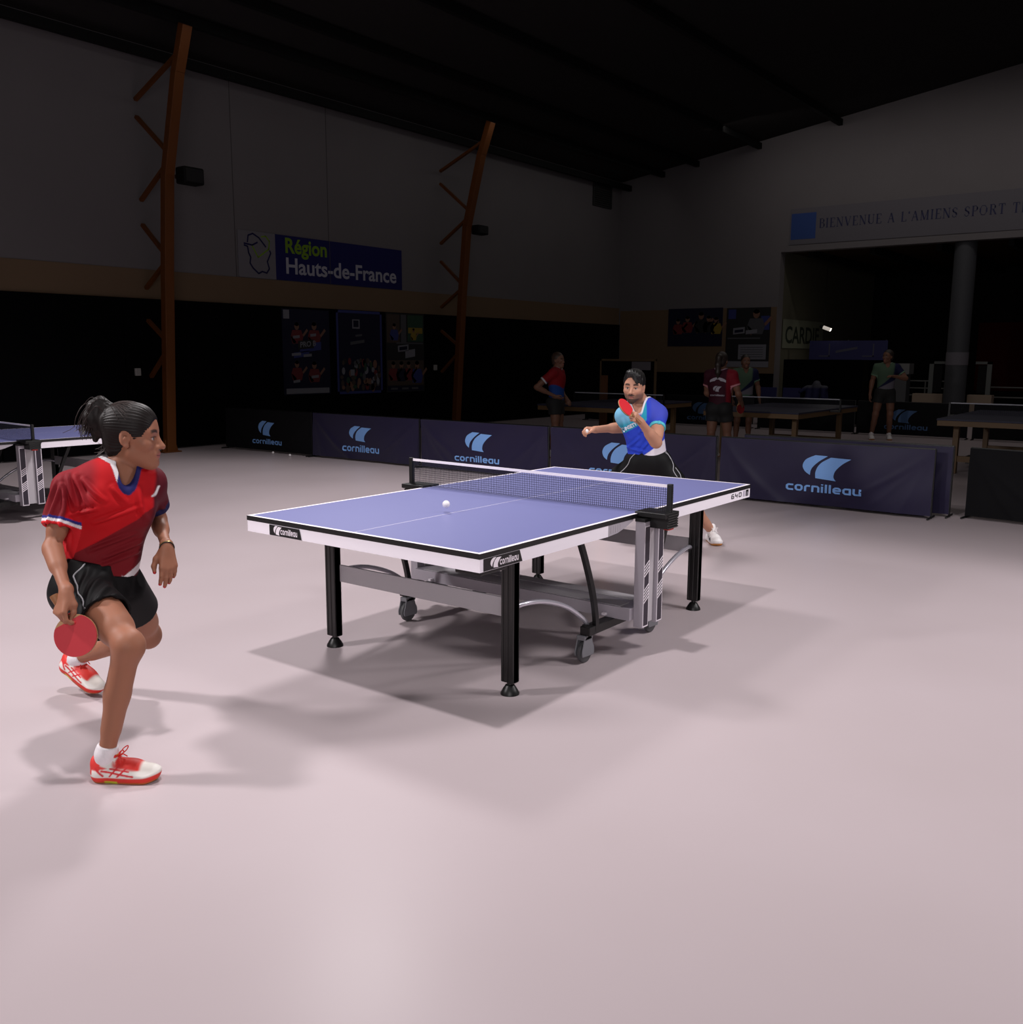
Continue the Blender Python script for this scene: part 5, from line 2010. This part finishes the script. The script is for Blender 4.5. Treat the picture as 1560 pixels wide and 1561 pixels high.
def standing(label, loc, face, hgt, arms, shirt, legs=None, hair='241a14', skin_c='74503f', ponytail=False, print_=None, head=None, group='people in the hall behind', shoe_c='d0d0d2', extra=None):
    """face: direction the chest faces; arms: local elbow and wrist points per side"""
    f = nz(face)
    r = np.cross(f, UPZ)
    s = hgt/1.70
    o = V3(loc[0], loc[1], 0)

    def L(x, y, z):
        return o+r*x*s+f*y*s+UPZ*z*s
    J = dict(P=L(0, 0, .93), N=L(0, .0, 1.41), H=L(0, .025, 1.565), SR=L(.175, 0, 1.365), SL=L(-.175, 0, 1.365), HR=L(.09, 0, .88), HL=L(-.09, 0, .88),
             KR=L(.11, .02, .48), KL=L(-.11, .02, .48), AR=L(.12, -.02, .09), AL=L(-.12, -.02, .09))
    for q in 'RL':
        e, w = arms[q]
        J['E'+q], J['W'+q] = L(*e), L(*w)
    for k, v in (legs or {}).items():
        J[k] = L(*v)
    root = thing('person', label, 'person', tuple(o), 0, group)
    O = root.location
    B, T, Pf = body_prims(J, True, s*.97)
    hf = nz(head) if head is not None else f
    hr = nz(np.cross(hf, UPZ))
    H = Frame(J['H'], hr, hf, np.cross(hr, hf), 1.04*s)
    B += head_prims(H, False)
    for q in 'RL':
        d = nz(J['W'+q]-J['E'+q])
        h, _ = hand_prims(J['W'+q], d, np.cross(d, f) if abs(d @ f) < .8 else r, 1 if q == 'L' else -1, .95*s, curl=((.4, .5, .3),)*4, spread=.03, wr=.026)
        B += h
    P, F = skin(B, .0075)
    P = relax(P, F, 1, .4)
    pt = Paint(P, skin_c)
    paint_head(pt, H, None)
    mesh_np('body', P, F, MV('skin', .56, .32, sss=.08), root, O, pt.c)
    B, ends, lerp = shirt_prims(J, T, True, -.04, .6, .95)
    hole = [cone(lerp(.95), lerp(1.25), .064, .09, .006, 'sub'), cone(lerp(1.02)+T.R[:, 1]*.05, lerp(.88)+T.R[:, 1]*.15, .05, .01, .01, 'sub')]
    P, F = skin(B+hole, .008)
    P = relax(P, F, 2, .5)
    pt = Paint(P, shirt['base'])
    loc_ = T.loc(P)/s
    for fn, c in shirt['paint']:
        pt.mix(fn(loc_[:, 0], loc_[:, 1], loc_[:, 2]), c)
    for q in 'RL':
        e, d = ends[q]
        sd = (P-e) @ -d
        ok = (np.linalg.norm(P-e-((P-e) @ d)[:, None]*d, axis=1) < .09)*(sd < .05)
        pt.mix(ok*ss(.03, .02, sd), shirt.get('cuff', 'c8c8cc'))
    dn = _eval(dict(hole[0], op='add'), P[:, 0], P[:, 1], P[:, 2])
    pt.mix(ss(.02, .015, dn)*(loc_[:, 2] > .3), shirt.get('collar', 'c8c8cc'))
    so = mesh_np('shirt', P, F, MV('sports_shirt_knit', .7, .2, bump=.12, bscale=700), root, O, pt.c)
    if print_:
        pm_ = MB()
        print_(pm_, lerp, T, O)
        pm_.build('back_print', M('pale_shirt_print', (.62, .60, .64), .7), so, fix=False)
    up_ = nz(J['N']-J['P'])
    B = [ell(J['P']-up_*.02, V3(.165, .122, .13)*s, Pf.R, .05, planes=[(J['P']+up_*.09, up_)])]
    for q in 'RL':
        h, k = J['H'+q], J['K'+q]
        B.append(cone(h, h+(k-h)*.8, .098*s, .106*s, .05, planes=[(h+(k-h)*.46, nz(k-h))]))
        B.append(ell(h-Pf.R[:, 1]*.055, V3(.092, .086, .10)*s, Pf.R, .04))
    P, F = skin(B, .009)
    mesh_np('shorts', relax(P, F, 2, .5), F, M('black_shorts_cloth', (.07, .07, .075), .8), root, O)
    hp = H.p
    B = [ell(hp(0, -.020, .038), V3(.082, .1, .09)*H.s, H.R, .02), ell(hp(0, -.055, -.03), V3(.066, .05, .06)*H.s, H.R, .03)]
    for sx in (-1, 1):
        B.append(ell(hp(sx*.085, .0, -.025), V3(.030, .03, .036)*H.s, H.R, .006, 'sub'))
    B += [ell(hp(0, .108, -.010), V3(.09, .065, .088)*H.s, H.R, .012, 'sub'), ell(hp(0, .045, -.105), V3(.1, .085, .05)*H.s, H.R, .01, 'sub')]
    if ponytail:
        B += chain([hp(0, -.08, .06), hp(0, -.135, .05), hp(0, -.165, -.05), hp(0, -.160, -.16), hp(0, -.15, -.24)], [.03*s, .034*s, .042*s, .036*s, .012*s], .02)
    P, F = skin(B, .006)
    mesh_np('hair', relax(P, F, 1, .5), F, M('hair_'+hair, hair, .5), root, O)
    for q in 'RL':
        a = J['A'+q]
        fd = f if not extra or q not in extra else nz(extra[q])
        h0 = V3(a[0], a[1], 0)-fd*.055
        if a[2] > .2*s:
            h0 = V3(a[0], a[1], a[2]-.1*s)-fd*.055
        make_shoe(root, 'shoe', None, h0, fd, UPZ, .27*s, 'white', M('white_shoe_lace', (.88, .86, .86), .7))
        make_sock(root, a, J['K'+q], h0, fd, UPZ, .038*s)
    return root


CH = V3(-.796, -.605, 0)          # towards the near side of the court
standing('person in red and blue shirt, hand on hip, left of the player in blue', (7.82, 5.19), RX*.93+CH*.36, 1.63,
         {'R': ((.30, -.24, 1.14), (.15, .03, .99)), 'L': ((-.28, -.05, 1.12), (-.2, .1, .95))},
         dict(base='183f86', paint=[(lambda x, y, z: ss(.17, .19, z-.45*np.abs(x-.03)), '7e1018')], cuff='c8c8cc'), hair='3a2a20', head=RX*.8+CH*.6)


def back_print(mb, lerp, T, O):
    r, u, b = T.R[:, 0], T.R[:, 2], -T.R[:, 1]

    def fn(x, z):
        p = lerp(0)+r*x+u*z
        return Vector(p+b*(.134-.9*x*x+.02*min(0, z-.2))-V3(O))
    for k in range(14):
        a0, a1 = -.9+1.8*k/14, -.9+1.8*(k+1)/14
        mb.add([fn(.145*math.sin(a), .28+.085*math.cos(a)*rr) for a, rr in ((a0, .7), (a1, .7), (a1, 1.25), (a0, 1.25))], [(0, 1, 2, 3)])
    put_quads(mb, [[(a*.12-.06, .19+b_*.14) for a, b_ in q] for q in LOGO_Q], fn)
    put_quads(mb, [[(a/WORD_W*.2-.1, .13+b_*.02) for a, b_ in q] for q in WORD_Q], fn)


P2F = -CH*.86+RX*.5
standing('person with a dark ponytail in maroon shirt seen from behind, holding a bat', (7.94, 2.51), P2F, 1.64,
         {'R': ((.26, .02, 1.10), (.25, .24, .96)), 'L': ((-.22, .06, 1.10), (-.12, .26, 1.0))},
         dict(base='38101f', paint=[(lambda x, y, z: ss(.10, .13, x), '741020')], cuff='c08088', collar='a890a0'), ponytail=True, print_=back_print,
         legs=dict(KL=(-.10, -.04, .48), AL=(.02, -.30, .30), KR=(.12, .03, .48), AR=(.13, -.03, .09)))
GRN = dict(base='15173a', paint=[(lambda x, y, z: ss(-.01, .01, z-.19+x*.95)*ss(-.10, -.06, x+z*.1), '4a5f4c'), (lambda x, y, z: ss(-.01, .01, .12-z-x*.55)*ss(.0, .02, y), '6a6670'),
                                      (lambda x, y, z: ss(-.01, .01, .03-z)*ss(.0, .02, y), '466650')], cuff='6a866e', collar='7a8c7a')
standing('person in green and navy shirt behind the far table, arms hanging', (11.49, 3.70), CH, 1.61,
         {'R': ((.25, -.02, 1.10), (.24, .10, .86)), 'L': ((-.26, -.02, 1.10), (-.28, .06, .86))}, GRN)
standing('person in green and navy shirt standing by the pillar, one forearm raised', (14.48, 2.13), CH*.9-RX*.2, 1.72,
         {'R': ((.24, -.03, 1.10), (.27, .0, .85)), 'L': ((-.34, .06, 1.16), (-.10, .22, 1.20))}, GRN, head=-RX*.85+CH*.5,
         legs=dict(AR=(.20, 0, .09), KR=(.15, .02, .48)))
pb = V3(7.94, 2.51, 0)
f_, r_ = nz(P2F), np.cross(nz(P2F), UPZ)
c_ = pb+r_*.215+f_*.27+UPZ*.85
make_bat('table_tennis_bat', 'dark red bat hanging in the hand of the person in maroon', c_, r_*.8+f_*-.4, -f_*.3+UPZ*.75, '7c1a20')

# ------------------------------------------------------------------ furniture of the dim hall behind
m_otop = M('old_table_top', (.19, .19, .26), .5, spec=.3, noise=.05)
m_wood = M('tan_table_wood', (.40, .30, .18), .55, noise=.12, nscale=4)
m_netd = M('dark_net_thread', (.07, .07, .12), .8)


def old_table(loc, rz, label):
    t = thing('table_tennis_table', label, 'table tennis table', loc, rz, 'older wood-edged tables in the hall behind')
    MB().box((-1.37, -.7625, .735), (1.37, .7625, .76)).build('tabletop', m_otop, t, bevel=.003)
    fr = MB()
    for s in (-1, 1):
        fr.box((-1.36, min(s*.755, s*.725), .665), (1.36, max(s*.755, s*.725), .735))
        fr.box((min(s*1.36, s*1.33), -.725, .665), (max(s*1.36, s*1.33), .725, .735))
    fr.build('wooden_frame', m_wood, t)
    for sx in (-1, 1):
        for sy in (-1, 1):
            MB().box((sx*1.0-.045, sy*.58-.035, 0), (sx*1.0+.045, sy*.58+.035, .67)).build('leg', m_wood, t, bevel=.004)
        MB().box((sx*1.0-.025, -.55, .16), (sx*1.0+.025, .55, .24)).build('leg_rail', m_wood, t)
    MB().box((-.12, -.62, .05), (.12, .62, .16)).build('trolley_base', m_tube, t)
    for sy in (-1, 1):
        po = MB().box((-.014, min(sy*.9, sy*.925), .74), (.014, max(sy*.9, sy*.925), .92)).box((-.03, min(sy*.74, sy*.925), .715), (.03, max(sy*.74, sy*.925), .745))
        po.build('net_post', m_tube, t)
    n = MB()
    for i in range(74):
        y = -.9+1.8*i/73
        n.box((-.001, y-.0012, .764), (.001, y+.0012, .905))
    for k in range(8):
        n.box((-.001, -.9, .766+k*.018), (.001, .9, .769+k*.018))
    n.build('net_mesh', m_netd, t)
    MB().box((-.003, -.9, .905), (.003, .9, .9205)).build('net_tape', M('grey_net_tape', (.70, .70, .74), .6), t)
    return t


old_table((10.1, 5.45, 0), 0, 'wood-edged table tennis table behind the person in red and blue')
old_table((10.55, 2.60, 0), 0, 'wood-edged table tennis table between the maroon-shirted and green-shirted people')
old_table((10.6, -.80, 0), 0, 'wood-edged table tennis table at the right edge, before the grey pillar')

# framed dark board on the floor behind the player in blue
t = thing('framed_board', 'dark board in a wooden frame behind the player in blue', 'board', (12.0, 6.37, 0), -PI/2)
MB().box((-.60, -.012, .14), (.60, .012, 1.47)).build('panel', m_mat, t)
fr = MB()
for x in (-.63, .60):
    fr.box((x, -.02, 0), (x+.035, .02, 1.51))
fr.box((-.63, -.02, 1.47), (.635, .02, 1.51)).box((-.63, -.02, .10), (.635, .02, .14))
fr.build('frame', M('dull_wood_frame', (.36, .28, .18), .6, noise=.1), t)
MB().box((.10, -.018, 1.30), (.52, -.012, 1.46)).build('paper_strip', M('grey_paper', (.40, .38, .40), .8), t)
tag(MB().box((-.04, -.06, 0), (.04, .06, 1.19)).build('leaning_plank', M('brown_plank', (.40, .25, .14), .6, noise=.15)), 'short brown plank standing before the dark framed board', 'plank')
o = bpy.data.objects['leaning_plank']
o.location = (11.75, 6.75, 0)

# recess contents
t = thing('sponsor_lettering_board', 'pale board with tall dark letters on the recess side wall', 'sign', (19.72, 6.205, 1.85))
MB().box((-.2, -.02, -.06), (2.75, 0, .68)).build('board', M('pale_green_board', (.42, .43, .37), .8, spec=.1), t)
mb = MB()
vs, fs = text_mesh('CARDIF', .62, .012)
w = max(v[0] for v in vs)
mb.add([(-.08+v[0]*2.5/w, -.024, .08+v[1]*.98) for v in vs], fs)
mb.build('wording', M('dark_green_letter', (.06, .11, .06), .8), t)

t = thing('spotlight', 'small lit white lamp hanging in front of the lettered board', 'lamp', (20.0, 5.30, 2.30))
MB().tube([(0, 0, 1.9), (0, 0, .06)], .008, 6).build('cable', m_dark, t)
MB().tube([(0, .10, .05), (0, .02, .02)], .04, 10).build('housing', m_dark, t)
MB().tube([(0, .02, .02), (0, -.17, -.05)], .045, 12).build('lamp_tube', M('lamp_glow', (.8, .78, .75), .5, emit=('f2e6da', .42)), t)
_l = bpy.data.lights.new('spotlight_bulb', 'POINT')
_l.energy = 3.0
_l.color = (1, .93, .82)
_l.shadow_soft_size = .05
_o = bpy.data.objects.new('spotlight_bulb', _l)
_o.location = (0, -.26, -.08)
_o.parent = t
COL.objects.link(_o)

t = thing('blue_banner', 'low blue banner with pale marks behind the black screen', 'banner', (20.0, 5.65, 1.50))
MB().box((0, -1.95, 0), (.02, 0, .48)).build('cloth', M('banner_dark_blue', (.11, .11, .30), .7), t)
for y in (-1.9, -.98, -.06):
    MB().tube([(.04, y, -1.5), (.04, y, .5)], .016, 8).build('post', m_tube, t)
mb = MB()
K = (lambda u, v: (-.003, -u, v))
for u in (.25, 1.35):
    for q in ([(u, .08), (u+.28, .08), (u+.28, .11), (u, .11)], [(u+.25, .08), (u+.28, .08), (u+.28, .40), (u+.25, .40)]):
        put_quads(mb, [q], K)
put_quads(mb, [[(.68, .17), (1.22, .27), (1.22, .33), (.68, .23)]], K)
mb.build('pale_marks', M('banner_pale_ink', (.24, .24, .30), .7), t)
t = thing('scoreboard_table', 'pale low table end right of the black screen', 'table', (20.2, 3.95, 0))
MB().box((-.02, -.75, 1.16), (.40, .1, 1.42)).build('top_panel', M('pale_grey_panel', (.40, .40, .40), .7), t)
MB().box((.0, -.70, 0), (.34, .0, 1.16)).build('pedestal', M('mid_grey_panel', (.27, .27, .28), .7), t)
t = thing('black_screen', 'large black screen standing behind the blue chairs', 'screen', (17.5, 5.35, 0))
MB().box((0, -1.85, .06), (.05, 0, 1.51)).build('panel', m_mat, t, bevel=.01)
for y in (-1.75, -.1):
    MB().box((-.2, y-.03, 0), (.25, y+.03, .06)).build('foot', m_tube, t)


def chair(loc, rz, label):
    t = thing('chair', label, 'chair', loc, rz, 'blue chairs before the black screen')
    mc = M('blue_chair_shell', (.10, .10, .30), .6)
    mb = MB()
    prof = [(-.20, .45), (.16, .44), (.20, .47), (.235, .62), (.25, .86)]
    for (a, b) in zip(prof[:-1], prof[1:]):
        mb.bar((a[0], 0, a[1]), (b[0], 0, b[1]), .42, .018, upv=(0, 0, 1) if a[1] < .45 else (1, 0, 0))
    mb.build('seat_shell', mc, t, bevel=.006)
    for sx in (-.17, .17):
        for sy in (-.18, .18):
            MB().tube([(sx, sy, 0), (sx*.9, sy*.9, .44)], .011, 6).build('leg', m_tube, t)
    return t


for i, (y, lb) in enumerate(((5.55, 'blue chair on the left end, beside the green-shirted person'), (4.98, 'blue chair second from the left before the black screen'),
                             (4.40, 'blue chair under the grey coat before the black screen'))):
    chair((16.9, y, .24 if False else 0), 0, lb)
t = thing('coat', 'grey and blue coat hung over the back of a chair', 'coat', (16.9, 4.40, 0))
B = [cone((.24, -.22, .88), (.24, .22, .88), .045, .045, .03), cone((.20, -.16, .86), (.17, -.19, .52), .06, .07, .05), cone((.20, .16, .86), (.17, .19, .52), .06, .07, .05),
     cone((.30, -.18, .86), (.33, -.2, .50), .05, .07, .05), cone((.30, .18, .86), (.33, .2, .50), .05, .07, .05), cone((.24, .0, .95), (.22, .02, .6), .09, .10, .06),
     cone((.19, .24, .86), (.13, .34, .78), .05, .04, .03)]
B = [dict(b, a=b['a']-V3(.24, 0, 0)*0, b=b['b']) for b in B]
P, F = skin(B, .012)
pt = Paint(P, '1e1e40')
pt.mix(ss(.84, .92, P[:, 2]), '46464e')
mesh_np('cloth', relax(P, F, 2, .5), F, MV('sports_shirt_knit', .7, .2), t, col=pt.c)

t = thing('pillar', 'round grey pillar with a pale band in the wide opening', 'pillar', (19.48, 1.98, 0))
MB().lathe([(.235, 0), (.235, 4.19)], n=28).build('shaft', M('grey_pillar_paint', (.21, .215, .23), .7, noise=.05), t, smooth=True)
MB().lathe([(.242, 1.40), (.242, 1.69)], n=28).build('pale_band', M('pale_band_paper', (.36, .345, .37), .8), t, smooth=True)
for i, (y, lb) in enumerate(((2.62, 'pale upright frame left of the grey pillar'), (1.36, 'pale upright frame right of the grey pillar'))):
    t = thing('metal_frame', lb, 'frame', (19.9, y, 0), group='upright frames beside the pillar')
    s = -1 if i == 0 else 1
    mb = MB()
    mb.box((0, -.05, 0), (.06, .05, 1.48)).box((0, -.05 if s > 0 else -.30, 1.42), (.06, .30 if s > 0 else .05, 1.48))
    mb.build('upright', M('pale_frame_paint', (.30, .31, .30), .6), t)
    MB().box((.02, -.24 if s < 0 else .05, .75), (.05, -.05 if s < 0 else .24, 1.40)).build('panel', m_recd, t)
for y0, y1, lb in ((2.93, 2.25, 'beige low box left of the grey pillar'), (1.72, 1.2, 'beige low box right of the grey pillar')):
    tag(MB().box((19.55, y1, 0), (19.84, y0, .72)).build('low_box', M('beige_box', (.48, .42, .36), .8), bevel=.01), lb, 'box', 'beige boxes at the pillar foot')
for y0, y1, zs, lb in ((3.8, 2.3, (.62, .80, .98), 'pale railing behind the person with one forearm raised'), (1.6, -1.6, (.62, .86), 'pale railing right of the grey pillar before the dark red wall')):
    t = thing('railing', lb, 'railing', (21.2, 0, 0), group='railings behind the wide opening')
    for z in zs:
        MB().tube([(0, y1, z), (0, y0, z)], .018, 8).build('rail', M('pale_rail_paint', (.30, .30, .29), .5), t, smooth=True)
    for y in np.arange(y1, y0+.01, (y0-y1)/2):
        MB().tube([(0, y, 0), (0, y, zs[-1])], .02, 8).build('post', M('pale_rail_paint', (.30, .30, .29), .5), t, smooth=True)
